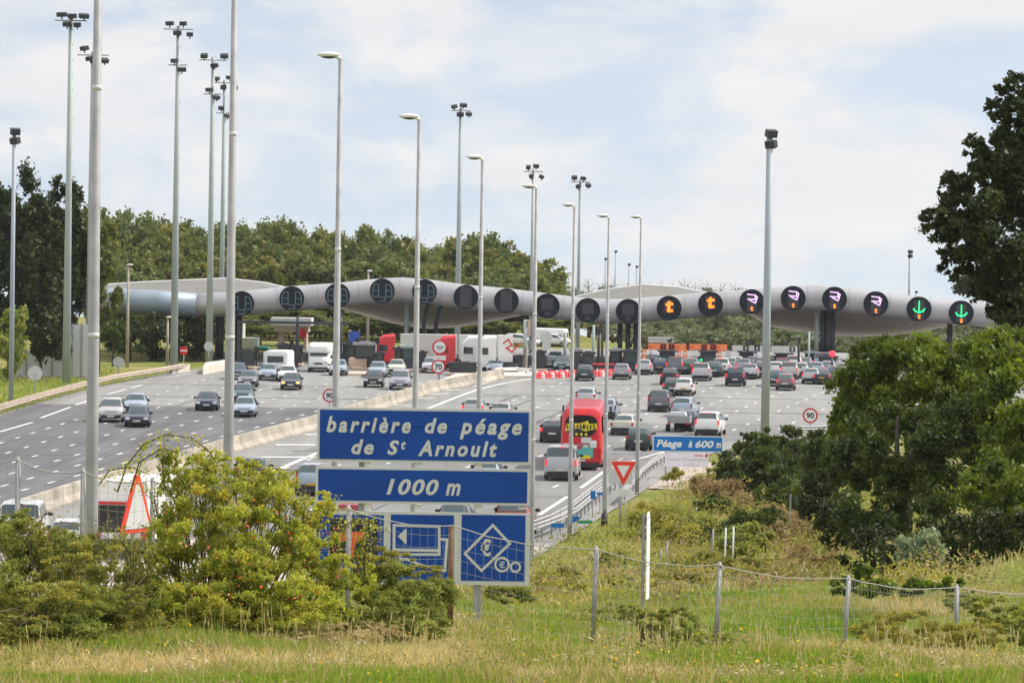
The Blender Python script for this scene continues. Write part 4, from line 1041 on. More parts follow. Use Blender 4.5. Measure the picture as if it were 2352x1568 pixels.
st([(905,1205),(1009,1208),(1009,1272),(905,1272)], 6, closed=True)
st([(905,1261),(1009,1263)], 7, -.082)
a = [L(914,1230), L(934,1212), L(934,1250)]; mb.prism([a[0], a[2], a[1]], -.082, -.07)
st([(1011,1237),(1027,1238),(1022,1309),(970,1297),(935,1283),(920,1283),(918,1275)], 6, -.083)
mb.build('card_symbol', M['signgrey'], pan)
mb = MB(); st([(1132,1205),(1171,1247),(1106,1309),(1068,1270)], 6, closed=True)
T_(mb, '€', 1104, 1236, 1128, 1276, bold=.03)
a, b = L(1153, 1295); mb.ring(a, b, 13 / SS, 18 / SS, -.078, -.069); T_(mb, '€', 1146, 1288, 1160, 1303, bold=.02)
a, b = L(1184, 1301); mb.ring(a, b, 8 / SS, 13 / SS, -.078, -.069)
mb.build('money_symbol', M['signgrey'], pan)
for X in (832, 1099):
    a, b = L(X, 1140); mb = MB(); mb.box((a, .09, (b + 1.9) / 2 - .2), (.17, .14, b + 2.3)); mb.build('post', M['galv'], root)
for Y in (1067, 1167):
    for X in (845, 960, 1099):
        mb = MB(); rect(mb, X - 8, Y - 9, X + 8, Y + 9, .0, .03); mb.build('bracket', M['lampgrey'], root)
    mb = MB(); rect(mb, 735, Y - 3, 760, Y + 3, .01, .04); rect(mb, 1190, Y - 2, 1211, Y + 2, .01, .04); mb.build('bracket', M['lampgrey'], root)

# ------------------------------------------------------------------ other road signs
def pole_to(r, h, w=.05, x=0, y=.06): mb = MB(); mb.tube([(x, y, -.4), (x, y, h)], w, 8); mb.build('post', M['galv'], r)
def round_sign(X, Y, rpx, d, text, label, bar=False, plate=False):
    c = P(X, Y, d); z0 = Tz(c.x, d) if d < 262 else road_z(d); rr = rpx / S(d)
    r = empty('speed_limit_sign', (c.x, d, z0), 0, label, 'road sign'); cz = c.z - z0
    mb = MB(); mb.disc(0, cz, rr, -.03, 0); mb.build('red_border', M['signred'], r)
    mb = MB(); mb.disc(0, cz, rr * .78, -.045, -.028); mb.build('face', M['signwhite'], r)
    mb = MB()
    if bar: mb.box((0, -.06, cz + rr * .02), (rr * 1.05, .02, rr * .12)); mb.box((0, -.058, cz - rr * .28), (rr * .6, .016, rr * .1), 0)
    else: text_into(mb, text, 0, cz, rr * 1.02, rr * .78, -.055, bold=.03)
    mb.build('lettering', M['black'], r); pole_to(r, cz)
    if plate:
        mb = MB(); mb.box((0, -.02, cz - rr * 1.45), (rr * 1.7, .04, rr * .6)); mb.build('plate', M['signwhite'], r)
        mb = MB(); mb.box((0, -.045, cz - rr * 1.42), (rr * 1.2, .01, rr * .14)); mb.build('plate_line', M['signgrey'], r)
    return r
dm = 330
round_sign(1010, 797, 17, dm, '', 'round red bordered sign with a black bar above the seventy sign', bar=True, plate=True)
round_sign(1007, 842, 16.5, dm - 1.2, '70', 'round speed limit sign reading 70 at the median barrier')
round_sign(757, 908, 16, 284, '90', 'round speed limit sign reading 90 half hidden by the third street lamp')
round_sign(1861, 954, 17.5, 258, '90', 'round speed limit sign reading 90 in front of the right bushes')
c = P(422, 805, 352); z0 = road_z(352); r = empty('no_entry_sign', (c.x, 352, z0), 0, 'small red no entry sign beside a tall mast', 'road sign')
mb = MB(); mb.disc(0, c.z - z0, .42, -.03, 0); mb.build('face', M['signred'], r); mb = MB(); mb.box((0, -.045, c.z - z0), (.62, .02, .13)); mb.build('bar', M['signwhite'], r); pole_to(r, c.z - z0)
for X, Y, rp, Yb, lab in ((80,857,17,905,'round grey sign back on the left verge guard rail'),(272,832,13,862,'round grey sign back left of the guard rail curve'),(479,795,11,838,'grey round sign back in front of the fourth mast')):
    g = G(X, Yb); c = P(X, Y, g.y); r = empty('road_sign', g, 0, lab, 'road sign'); rr = rp / S(g.y)
    mb = MB(); mb.disc(0, c.z - g.z, rr, -.03, 0); mb.build('panel', M['panelgrey'], r); pole_to(r, c.z - g.z, y=-.08)
# yield sign with plate
d = 172; c = P(1432, 1088, d); z0 = Tz(c.x, d); r = empty('yield_sign', (c.x, d, z0), 0, 'red and white triangular yield sign pointing down, with a small white plate', 'road sign')
cz = c.z - z0; s = S(d); w = 58 / s; hh = 56 / s
tri = lambda k, oz=0: [(0, cz - hh * .5 * k + oz), (w / 2 * k, cz + hh * .5 * k + oz), (-w / 2 * k, cz + hh * .5 * k + oz)]
mb = MB(); mb.prism(tri(1.06, .015), -.02, 0); mb.build('edge', M['signwhite'], r)
mb = MB(); mb.prism(tri(1.0, .015), -.03, -.019); mb.build('red_border', M['yieldred'], r)
mb = MB(); mb.prism(tri(.5, .11), -.04, -.029); mb.build('face', M['signwhite'], r)
pz = P(1433, 1131, d).z - z0
mb = MB(); mb.box((.0, -.02, pz), (36 / s, .04, 17 / s)); mb.build('plate', M['signwhite'], r)
mb = MB(); text_into(mb, 'CEDEZ LE', 0, pz + .07, .58, .09, -.046); text_into(mb, 'PASSAGE', 0, pz - .07, .5, .09, -.046); mb.build('plate_lettering', M['panelgrey'], r)
pole_to(r, cz, .035, -.1); pole_to(r, pz, .035, .12)
c = P(1425, 1092, 176); z0 = Tz(c.x, 176); r = empty('road_sign', (c.x, 176, z0), 0, 'grey square sign back directly behind the yield sign', 'road sign')
mb = MB(); mb.box((0, 0, c.z - z0), (1.15, .04, .8)); mb.build('panel', M['panelgrey'], r); pole_to(r, c.z - z0, y=.08)
# Péage à 600 m
d = 214; s = S(d); c = P(1580, 1019, d); z0 = Tz(c.x, d)
r = empty('direction_sign', (c.x, d, z0), 0, 'long narrow blue sign with white lettering beyond the yield sign', 'road sign')
cz = c.z - z0
mb = MB(); mb.box((0, 0, cz), (161 / s, .06, 37 / s)); pan = mb.build('panel', M['signwhite'], r)
mb = MB(); mb.box((0, -.035, cz), (157 / s, .02, 33 / s)); mb.build('blue_field', M['blue2'], pan)
mb = MB()
def w600(t, X0, X1, h, dz=0):
    text_into(mb, t, ((X0 + X1) / 2 - 1580) / s, cz + dz, (X1 - X0) / s, h / s, -.052, shear=.22, bold=.03)
w600('Péage', 1508, 1566, 22, -.05); w600('à', 1581, 1590, 16); w600('600', 1597, 1639, 17); w600('m', 1645, 1656, 12, -.06)
mb.build('lettering', M['signwhite'], pan)
c2 = P(1578, 1056, d); wz = c2.z - z0
mb = MB(); mb.box((-2 / s, .0, wz), (100 / s, .05, 32 / s)); pan = mb.build('white_panel', M['mauvewhite'], r)
mb = MB(); text_into(mb, "Centre d'Exploitation", -2 / s, wz + .02, 92 / s, 10 / s, -.032, bold=.03); text_into(mb, 'à 600 m', 8 / s, wz - .27, 36 / s, 7 / s, -.032)
mb.build('lettering', M['panelgrey'], pan)
mb = MB(); mb.disc(43 / s, wz + .27, .09, -.04, -.026, 0, 14); mb.box((25 / s, -.03, wz + .27), (.5, .01, .06)); mb.build('emblem', M['signred'], pan)
for X in (-50, 45): pole_to(r, cz - .2, .05, X / s, .09)
# triangle sign seen nearly edge-on, centre right
d = 84; s = S(d); c = P(1475, 1180, d); b = P(1477, 1405, d); r = empty('warning_sign', (b.x, d, b.z), 0, 'tall narrow sign seen almost edge-on in the middle of the grassy bank', 'road sign', rx=0)
r.rotation_euler = (0, 0, rad(81)); h = c.z - b.z
mb = MB()
for z_, hh_ in ((h - .62, 1.2), (h - 1.35, .42), (h - 1.75, .42)):
    mb.box((0, -.09, z_), (.6, .02, hh_ * .96))
mb.prism([(-.3, h - .1), (.3, h - .1), (.16, h + .05), (-.16, h + .05)], -.1, -.08); mb.build('panel', M['signwhite'], r)
mb = MB(); mb.box((0, .02, h / 2 - .3), (.08, .06, h + .6)); mb.build('post', M['galv'], r)
mb = MB()
for z_ in (h - .3, h - 1.0, h - 1.35, h - 1.75): mb.box((0, -.05, z_), (.3, .05, .05))
mb.build('bracket', M['lampgrey'], r)
# oblique warning triangle on the left
d = 74; s = S(d); c = P(312, 1160, d); b = P(330, 1400, d); z0 = Tz(c.x, d)
r = empty('warning_sign', (c.x, d, z0), rad(66), 'warning triangle with red border seen at an angle among the left bushes', 'road sign'); cz = c.z - z0
tri2 = lambda k: [(-.66 * k, cz - .55 * k), (.66 * k, cz - .55 * k), (.1 * k, cz + .62 * k), (-.1 * k, cz + .62 * k)]
mb = MB(); mb.prism(tri2(1.0), -.03, 0); mb.build('red_border', M['yieldred'], r)
mb = MB(); mb.prism([(p[0], p[1] - .05) for p in tri2(.76)], -.045, -.029); mb.build('face', M['panelgrey'], r); pole_to(r, cz + .4, .05)
# small blue and green marker signs on the rail
for X, Y, d, w_, h_, m_, lab in ((1281,1206,170,.62,.2,'blue2','small blue marker plate below the seventh street lamp'),(1320,1192,172,.5,.28,'blue2','small blue plate at the bend of the guard rail'),(1343,1198,172,.72,.16,'greensign','small green plate right of the guard rail bend'),(1362,1136,184,.25,.42,'blue2','small blue marker above the guard rail'),(1379,1133,187,.35,.14,'blue2','tiny blue plate just left of the eighth street lamp')):
    c = P(X, Y, d); z0 = road_z(d); r = empty('marker_sign', (c.x, d, z0), rad(10), lab, 'marker')
    mb = MB(); mb.box((0, 0, c.z - z0), (w_, .04, h_)); mb.build('plate', M[m_], r); pole_to(r, c.z - z0, .025, y=.05)

# ------------------------------------------------------------------ wire fence across the foreground
FP = [(-120,1040,64),(40,1055,64),(190,1080,64.5),(350,1103,65),(570,1140,65.5),(800,1166,66),(1037,1206,67),(1369,1260,68),(1653,1296,69),(1949,1326,71),(2197,1347,76),(2450,1352,82)]
o = P(1369, 1470, 68); root = empty('wire_fence', o, 0, 'sagging wire mesh fence on thin grey posts crossing the foreground', 'fence')
tops = [P(*f) for f in FP]; bases = []
for i, t in enumerate(tops):
    z = Tz(t.x, t.y) - .1; z = max(z, t.z - 1.75) if FP[i][0] > 900 else min(z, t.z - 1.5); bases.append(Vector((t.x, t.y, z)))
    mb = MB()
    lean = {1949: .09, 1653: .07, 1369: .05}.get(FP[i][0], 0)
    b_ = bases[-1] - Vector((lean, 0, 0))
    if FP[i][0] == 1037: mb.tube([b_ - o, t - o], .055, 8); mb.build('post', M['brown'], root)
    else:
        mb.tube([b_ - o, t - o + Vector((0, 0, .05))], .036, 6); mb.tube([b_ - o + Vector((.04, .02, 0)), t - o + Vector((.04, .02, 0))], .018, 5); mb.build('post', M['galv'], root)
mb = MB()
for k in range(9):
    f = 1 - [0, .1, .22, .34, .46, .58, .7, .82, .93][k]
    for i in range(len(tops) - 1):
        a, b = bases[i].lerp(tops[i], f), bases[i + 1].lerp(tops[i + 1], f); pts = []
        for j in range(9):
            t = j / 8; sag = -.10 * 4 * t * (1 - t) * (1.2 if k == 0 else .8)
            pts.append(a.lerp(b, t) + Vector((0, -.05, sag + random.uniform(-.012, .012))) - o)
        mb.tube(pts, .012 if k == 0 else .003, 3, cap=False)
for i in range(len(tops) - 1):
    n = int((tops[i + 1] - tops[i]).length / .16)
    for j in range(1, n):
        t = j / n; sag = Vector((random.uniform(-.01, .01), -.05, -.10 * 4 * t * (1 - t) * .9))
        mb.tube([bases[i].lerp(bases[i + 1], t) + Vector((0, -.05, 0)) - o, tops[i].lerp(tops[i + 1], t) * 1.0 + sag - o], .0032, 3, cap=False)
mb.build('wire_mesh', M['wire'], root)
# young trees' white wrapped stakes and guards on the slope
for X, Y, h, d, lab, m_ in ((1598,1180,34,168,'thin white stake left of the rust coloured shrub','galv'),(1814,1165,62,150,'tall thin stake in front of the dark right bushes','galv'),(1665,1235,48,130,'left one of the three pale tree guards','signwhite'),(1683,1232,46,131,'middle one of the three pale tree guards','signwhite'),(1636,1240,50,128,'isolated pale stake left of the tree guards','galv'),
                            (1531,1262,40,122,'pale mesh tree guard on the grassy bank','galv'),(1516,1280,40,121,'thin stake beside the mesh tree guard','galv')):
    b = P(X, Y + h / 2, d); z0 = Tz(b.x, d); r = empty('tree_stake', (b.x, d, z0), 0, lab, 'stake')
    ztop = P(X, Y - h / 2, d).z - z0
    mb = MB(); mb.tube([(0, 0, -.1), (0.02, 0, max(.5, ztop))], .035, 6); mb.build('stake', M[m_], r)

# ------------------------------------------------------------------ vehicles
# stations from nose (-y) to tail: y, z bottom, z belt, z top, half width, half width at top
KN = {
 'hatch': ([(-1.98,.34,.56,.60,.66,.5),(-1.88,.24,.70,.78,.80,.62),(-1.15,.22,.90,1.00,.85,.70),(-.45,.2,.93,1.42,.86,.58),(.35,.2,.95,1.47,.86,.58),(1.35,.2,.97,1.42,.85,.56),(1.86,.24,1.0,1.06,.82,.62),(1.96,.34,.72,.78,.76,.6)],2,5,(-1.2,1.2)),
 'sedan': ([(-2.22,.34,.54,.58,.68,.5),(-2.10,.22,.68,.76,.83,.64),(-1.05,.2,.86,.95,.87,.72),(-.3,.2,.89,1.36,.87,.56),(.45,.2,.91,1.41,.87,.56),(1.05,.2,.92,1.33,.86,.54),(1.65,.2,.94,1.00,.85,.66),(2.15,.24,.9,.96,.82,.64),(2.25,.34,.66,.72,.76,.6)],2,5,(-1.35,1.3)),
 'estate': ([(-2.20,.34,.54,.58,.68,.5),(-2.08,.22,.68,.76,.83,.64),(-1.1,.2,.88,.97,.87,.72),(-.4,.2,.91,1.40,.87,.58),(.6,.2,.93,1.46,.87,.58),(1.75,.2,.95,1.42,.86,.56),(2.15,.24,1.0,1.06,.84,.64),(2.25,.34,.70,.76,.78,.6)],2,5,(-1.35,1.3)),
 'mpv': ([(-2.05,.36,.62,.68,.70,.55),(-1.95,.26,.80,.88,.86,.68),(-1.35,.24,1.02,1.12,.9,.74),(-.5,.22,1.06,1.62,.91,.64),(.5,.22,1.08,1.70,.91,.64),(1.75,.22,1.10,1.66,.9,.64),(2.05,.26,1.12,1.2,.88,.7),(2.14,.36,.8,.86,.82,.64)],2,5,(-1.3,1.3)),
 'suv': ([(-2.1,.4,.70,.76,.72,.58),(-2.0,.32,.88,.96,.88,.70),(-1.2,.3,1.04,1.14,.92,.76),(-.5,.28,1.07,1.60,.92,.66),(.5,.28,1.09,1.68,.92,.66),(1.7,.28,1.11,1.64,.91,.66),(2.08,.32,1.12,1.2,.9,.7),(2.18,.42,.8,.86,.84,.66)],2,5,(-1.3,1.3)),
 'van': ([(-2.35,.36,.70,.76,.76,.6),(-2.25,.28,.98,1.05,.92,.74),(-1.7,.26,1.14,1.24,.95,.78),(-1.0,.24,1.18,1.88,.96,.76),(.5,.24,1.2,1.95,.96,.78),(2.15,.24,1.2,1.93,.95,.78),(2.34,.28,1.15,1.3,.94,.82),(2.40,.38,.85,.92,.92,.8)],2,5,(-1.6,1.5)),
}
WR = {'hatch':.29,'sedan':.31,'estate':.31,'mpv':.32,'suv':.36,'van':.33}
VM = {}
def ringpts(st):
    y, z0, zb, zt, w, wt = st
    R_ = [(w*.86,z0),(w,z0+.16),(w*1.01,(z0+zb)/2+.08),(w*.97,zb),(wt,zt-.05),(wt*.78,zt)]
    return [(x, y, z) for x, z in R_] + [(-x, y, z) for x, z in reversed(R_)]
def protos(kind):
    if kind in VM: return VM[kind]
    st_, wi, ri, (ya, yb) = KN[kind]; out = {}
    mb = MB(); n = 12
    for s_ in st_: mb.v += ringpts(s_)
    for i in range(len(st_) - 1):
        for k in range(n):
            a = i * n + k; b = i * n + (k + 1) % n; mb.f.append((a, b, b + n, a + n)); mb.m.append(0); mb.sm.append(True)
    mb.f.append(tuple(reversed(range(n)))); mb.f.append(tuple(range((len(st_) - 1) * n, len(st_) * n))); mb.m += [0, 0]; mb.sm += [False, False]
    me = mb.mesh('body', [M['white']])
    bmm = bmesh.new(); bmm.from_mesh(me); bmesh.ops.recalc_face_normals(bmm, faces=bmm.faces); bmm.to_mesh(me); bmm.free()
    smooth(me, 32); out['body'] = me
    def pane(i, j, t0, t1, m=0):
        A, B = st_[i], st_[j]; mb = MB()
        nrm = Vector((0, -(B[3] - A[3]), (B[0] - A[0]))).normalized() * .014
        if nrm.z < 0: nrm = -nrm
        rows = []
        for t in (t0, t1):
            y = A[0] + (B[0] - A[0]) * t; zt = A[3] + (B[3] - A[3]) * t; wt = A[5] + (B[5] - A[5]) * t
            rows.append([Vector((x, y, z)) + nrm for x, z in ((-wt * .97, zt - .047), (-wt * .78, zt), (wt * .78, zt), (wt * .97, zt - .047))])
        for k in range(3): mb.poly([rows[0][k], rows[0][k + 1], rows[1][k + 1], rows[1][k]])
        me = mb.mesh('window', [M['glass']]); return me
    out['windscreen'] = pane(wi, wi + 1, .05, .93)
    out['rear_window'] = pane(ri, ri + 1, .08, .88)
    for sgn, nm in ((1, 'sideR'), (-1, 'sideL')):
        mb = MB(); pts = []
        for i in range(wi, ri + 2):
            y, z0, zb, zt, w, wt = st_[i]; lo = Vector((w * .97, y, zb)); hi = Vector((wt, y, zt - .05)); pts.append((lo, hi))
        lows = [p[0].lerp(p[1], .08) for p in pts]; his = [p[0].lerp(p[1], .84) for p in pts]
        lows[0] = lows[0].lerp(lows[1], .35); his[0] = lows[0]; lows[-1] = lows[-1].lerp(lows[-2], .35); his[-1] = lows[-1] + Vector((0, 0, .02))
        for i in range(len(pts) - 1):
            q = [lows[i], lows[i + 1], his[i + 1], his[i]]
            q = [Vector(((v.x + .016) * sgn, v.y, v.z)) for v in q]
            if (q[2] - q[3]).length < 1e-4: continue
            mb.poly(q if sgn > 0 else q[::-1])
        out[nm] = mb.mesh('side_window', [M['glass']])
    w = st_[3][4]; r_ = WR[kind]; L0, L1 = st_[0][0], st_[-1][0]
    mb = MB(); mb.tube([(-.1, 0, 0), (.1, 0, 0)], r_, 16, 0, True, True); out['wheel'] = mb.mesh('wheel', [M['rubber']])
    mb = MB(); mb.tube([(-.112, 0, 0), (.112, 0, 0)], r_ * .62, 12, 0); out['rim'] = mb.mesh('rim', [M['rim']])
    out['wpos'] = [(sx * (w - .09), y, r_) for sx in (-1, 1) for y in (ya, yb)]
    bm_ = MB(); bm_.box((0, L0 + .02, .42 if r_ < .34 else .5), (w * 1.55, .14, .22)); bm_.box((0, L0 + .06, st_[1][2] - .1), (w * .8, .06, .13)); out['bumper'] = bm_.mesh('front_bumper', [M['trim']])
    b2 = MB(); b2.box((0, L1 - .02, .40 if r_ < .34 else .48), (w * 1.7, .14, .24)); b2.box((0, L1 - .02, .24), (w * 1.5, .5, .1)); out['rbumper'] = b2.mesh('rear_bumper', [M['trim']])
    hz = st_[1][2] - .06
    h_ = MB(); h_.box((0, 0, 0), (.34, .22, .17), 0, 0, .8); out['headlight'] = h_.mesh('headlight', [M['headlight']]); out['hpos'] = [(sx * (w * .72), L0 + .12, hz) for sx in (-1, 1)]
    tall = .36 if kind in ('mpv', 'suv', 'van', 'estate') else .22
    t_ = MB(); t_.box((0, 0, 0), (.17 if tall < .3 else .12, .16, tall), 0, 0, .85); out['tail'] = t_.mesh('tail_light', [M['taillight']]); tz = st_[-2][2] - (.12 if tall < .4 else .1)
    out['tpos'] = [(sx * (st_[-2][4] - .09), st_[-2][0] + .03, tz) for sx in (-1, 1)]
    p_ = MB(); p_.box((0, 0, 0), (.52, .03, .12)); out['plate'] = p_.mesh('number_plate', [M['plate']])
    out['ppos'] = [(0, L0 - .06, .46), (0, L1 + .06 if kind != 'van' else L1 + .02, .62)]
    m_ = MB(); m_.ell((0, 0, 0), (.13, .07, .09)); out['mirror'] = m_.mesh('mirror', [M['trim']]); out['mpos'] = [(sx * (w + .08), st_[wi][0] + .35, st_[wi][2] + .08) for sx in (-1, 1)]
    i = ri; out['bl'] = (0, st_[i][0] + .02, st_[i][3] - .03); b_ = MB(); b_.box((0, 0, 0), (.26, .08, .05)); out['blm'] = b_.mesh('brake_light', [M['taillight']])
    VM[kind] = out; return out
PAINT = {}
def paint(col):
    if col not in PAINT: PAINT[col] = mat('car_paint_%d' % len(PAINT), col, 0.32, 0.25, coat=0.5, spec=0.5)
    return PAINT[col]
C_ = {'silver':(.48,.49,.50),'white':(.78,.78,.76),'black':(.012,.013,.018),'grey':(.14,.14,.16),'dgreen':(.03,.06,.055),'blue':(.045,.075,.13),'lblue':(.33,.40,.48),'beige':(.50,.47,.40),'red':(.30,.02,.03),'bronze':(.20,.13,.13),'teal':(.06,.12,.13),'mauve':(.33,.31,.36),'navy':(.02,.026,.05),'champ':(.48,.45,.44),'cream':(.60,.60,.48)}
def heading(p):
    """direction of travel slope dx/dy on the road at a point"""
    v = p.x / p.y
    return v + .045 if p.x < xmed(p.y) else v + (.075 if p.y < 320 else .04)
NAMES = {'hatch':'hatchback','sedan':'saloon_car','estate':'estate_car','mpv':'people_carrier','suv':'off_road_car','van':'van'}
def car(kind, colour, X, Y, away, label, lit=False, group=None, plate='white', amber=False, scale=1.0, at=None, simple=False, yaw=0, h=None):
    pr = protos(kind); g = G(X, Y) if at is None else Vector(at)
    back = KN[kind][0][-1][0]
    sl = heading(g) if h is None else h; ang = -math.atan(sl) + yaw                       # travel axis leans right going away
    axis = Vector((sl, 1, 0)).normalized()
    c = g + axis * (back * .9) * scale; c.z = road_z(c.y) + .03     # Y given is where the near end meets the road
    rz = ang + (math.pi if away else 0)
    r = empty(NAMES[kind], c, rz, label, NAMES[kind].replace('_', ' '), group)
    r.rotation_euler = (-slope_rx() if away else slope_rx(), 0, rz) if True else r.rotation_euler
    r.scale = (scale,) * 3
    pm = paint(C_[colour])
    link('body', pr['body'], r, None, pm)
    gl_ = M['glass']
    link('windscreen', pr['windscreen'], r); link('rear_window', pr['rear_window'], r)
    link('side_window', pr['sideR'], r); link('side_window', pr['sideL'], r)
    for wp in pr['wpos']:
        w_ = link('wheel', pr['wheel'], r, wp)
        if not simple: link('rim', pr['rim'], w_)
    link('front_bumper', pr['bumper'], r); link('rear_bumper', pr['rbumper'], r)
    if not (simple and away):
        for hp in pr['hpos']: link('headlight', pr['headlight'], r, hp, M['headlit'] if amber else None)
    for tp in pr['tpos']: link('tail_light', pr['tail'], r, tp, M['taillit'] if lit else None)
    pp = pr['ppos']
    link('number_plate', pr['plate'], r, pp[1 if away else 0], M['platey'] if plate == 'yellow' else None)
    for mp in pr['mpos']: link('mirror', pr['mirror'], r, mp)
    if away: link('brake_light', pr['blm'], r, pr['bl'], M['taillit'] if lit else None)
    return r
LG = 'cars leaving the toll on the left carriageway'; RG = 'cars driving up to the toll on the right carriageway'; QG = 'cars queuing at the toll booths'
for k_, c_, X, Y, lab, kw in (
 ('mpv','champ',254,971,'champagne people carrier partly behind the thick lamp post',{}),
 ('sedan','lblue',310,950,'pale blue saloon between the champagne people carrier and the black saloon',{}),
 ('sedan','navy',314,982,'black saloon nearest the camera in the left lanes',{}),
 ('sedan','navy',474,944,'dark navy saloon driving alone left of the second street lamp',{}),
 ('estate','lblue',560,959,'silver blue estate just right of the second street lamp',{}),
 ('hatch','teal',557,925,'teal hatchback directly behind the silver blue estate',{}),
 ('sedan','grey',568,890,'dark grey saloon right of the second street lamp, below the caravan',{}),
 ('hatch','blue',545,872,'blue hatchback mostly hidden behind the second street lamp',{}),
 ('hatch','lblue',615,874,'grey blue hatchback towing the white caravan',{}),
 ('sedan','white',659,877,'white saloon behind the car with lit amber lamps',{}),
 ('sedan','navy',667,896,'dark saloon with lit amber front lamps',{'amber':True}),
 ('hatch','lblue',776,863,'light blue hatchback half hidden by the third street lamp',{}),
 ('hatch','black',857,890,'black hatchback left of the grey purple people carrier',{}),
 ('hatch','lblue',866,868,'bluish hatchback directly behind the black hatchback',{}),
 ('sedan','cream',909,861,'pale cream saloon coming out of the booths',{}),
 ('mpv','mauve',918,896,'grey purple people carrier beside the fourth street lamp',{}),
 ('hatch','silver',988,857,'silver hatchback half hidden behind the seventy sign',{}),
 ('hatch','lblue',1136,858,'pale blue hatchback just past the median island',{})):
    car(k_, c_, X, Y, False, lab, group=LG, **kw)
for k_, c_, X, Y, lab, kw in (
 ('hatch','dgreen',1342,875,'small dark green car in front of the red plastic barrels',{}),
 ('hatch','mauve',1427,872,'silver mauve hatchback between the eighth and ninth street lamps',{'lit':True}),
 ('hatch','silver',1478,861,'silver hatchback right behind the ninth street lamp',{'lit':True}),
 ('hatch','silver',1345,934,'old silver hatchback with yellow plate just ahead of the red coach',{'plate':'yellow'}),
 ('estate','lblue',1391,962,'pale blue estate on the right side of the red coach roof',{}),
 ('hatch','silver',1086,962,'silver hatchback above the sign behind the fifth street lamp',{'lit':True}),
 ('estate','silver',1149,972,'silver estate above the sign right of the fifth street lamp',{}),
 ('hatch','black',1268,1017,'black hatchback on the left side of the red coach',{'lit':True}),
 ('sedan','beige',1429,1000,'old beige silver saloon just right of the red coach',{'h':.16}),
 ('hatch','dgreen',1466,1035,'dark green hatchback nearest to the narrow blue sign',{'h':.07}),
 ('mpv','white',1624,1003,'white car above the narrow blue sign with two red lamps',{'lit':True,'h':.18}),
 ('estate','blue',1575,990,'blue grey estate pulling a grey trailer',{}),
 ('estate','lblue',1566,958,'silver blue estate right of the dark grey people carrier',{'h':.18}),
 ('mpv','grey',1513,946,'dark grey people carrier left of the silver blue estate',{}),
 ('hatch','dgreen',1543,908,'dark green hatchback left of the white hatchback with yellow plate',{'lit':True}),
 ('hatch','white',1570,909,'white hatchback with yellow plate on the open plaza',{'plate':'yellow'}),
 ('hatch','black',1537,884,'black hatchback behind the dark green and the white hatchback',{'lit':True}),
 ('mpv','silver',1610,875,'silver people carrier below the gap between the orange banners',{'lit':True}),
 ('mpv','navy',1688,887,'navy car with a load in its rear window on the open plaza',{'lit':True}),
 ('hatch','bronze',1803,897,'bronze red small car right of the tall floodlight pole',{'lit':True}),
 ('hatch','teal',1777,887,'teal hatchback just right of the tall floodlight pole',{}),
 ('hatch','silver',1862,882,'silver blue hatchback left of the dark car with yellow plate',{'lit':True}),
 ('sedan','navy',1887,883,'dark saloon with yellow plate near the right bushes',{'lit':True,'plate':'yellow'}),
 ('hatch','grey',1918,877,'grey hatchback at the edge of the right bushes',{'lit':True}),
 ('suv','navy',573,1124,'dark car on the near lanes half hidden by the rose bush',{}),
 ('suv','lblue',716,1139,'blue silver off-road car at the left edge of the big sign',{'plate':'yellow'}),
 ('hatch','lblue',1115,1120,'blue silver car seen through the upper gap of the big sign',{}),
 ('sedan','red',802,1205,'red lamps of a car seen through the lower gap of the big sign, left',{'lit':True}),
 ('hatch','black',1040,1232,'black roofed car seen through the lower gap of the big sign, middle',{}),
 ('mpv','red',1176,1236,'bright red car roof in the right end of the lower sign gap',{}),
 ('hatch','white',150,1275,'white car low in the left corner behind the fence',{})):
    car(k_, c_, X, Y, True, lab, group=RG, **kw)
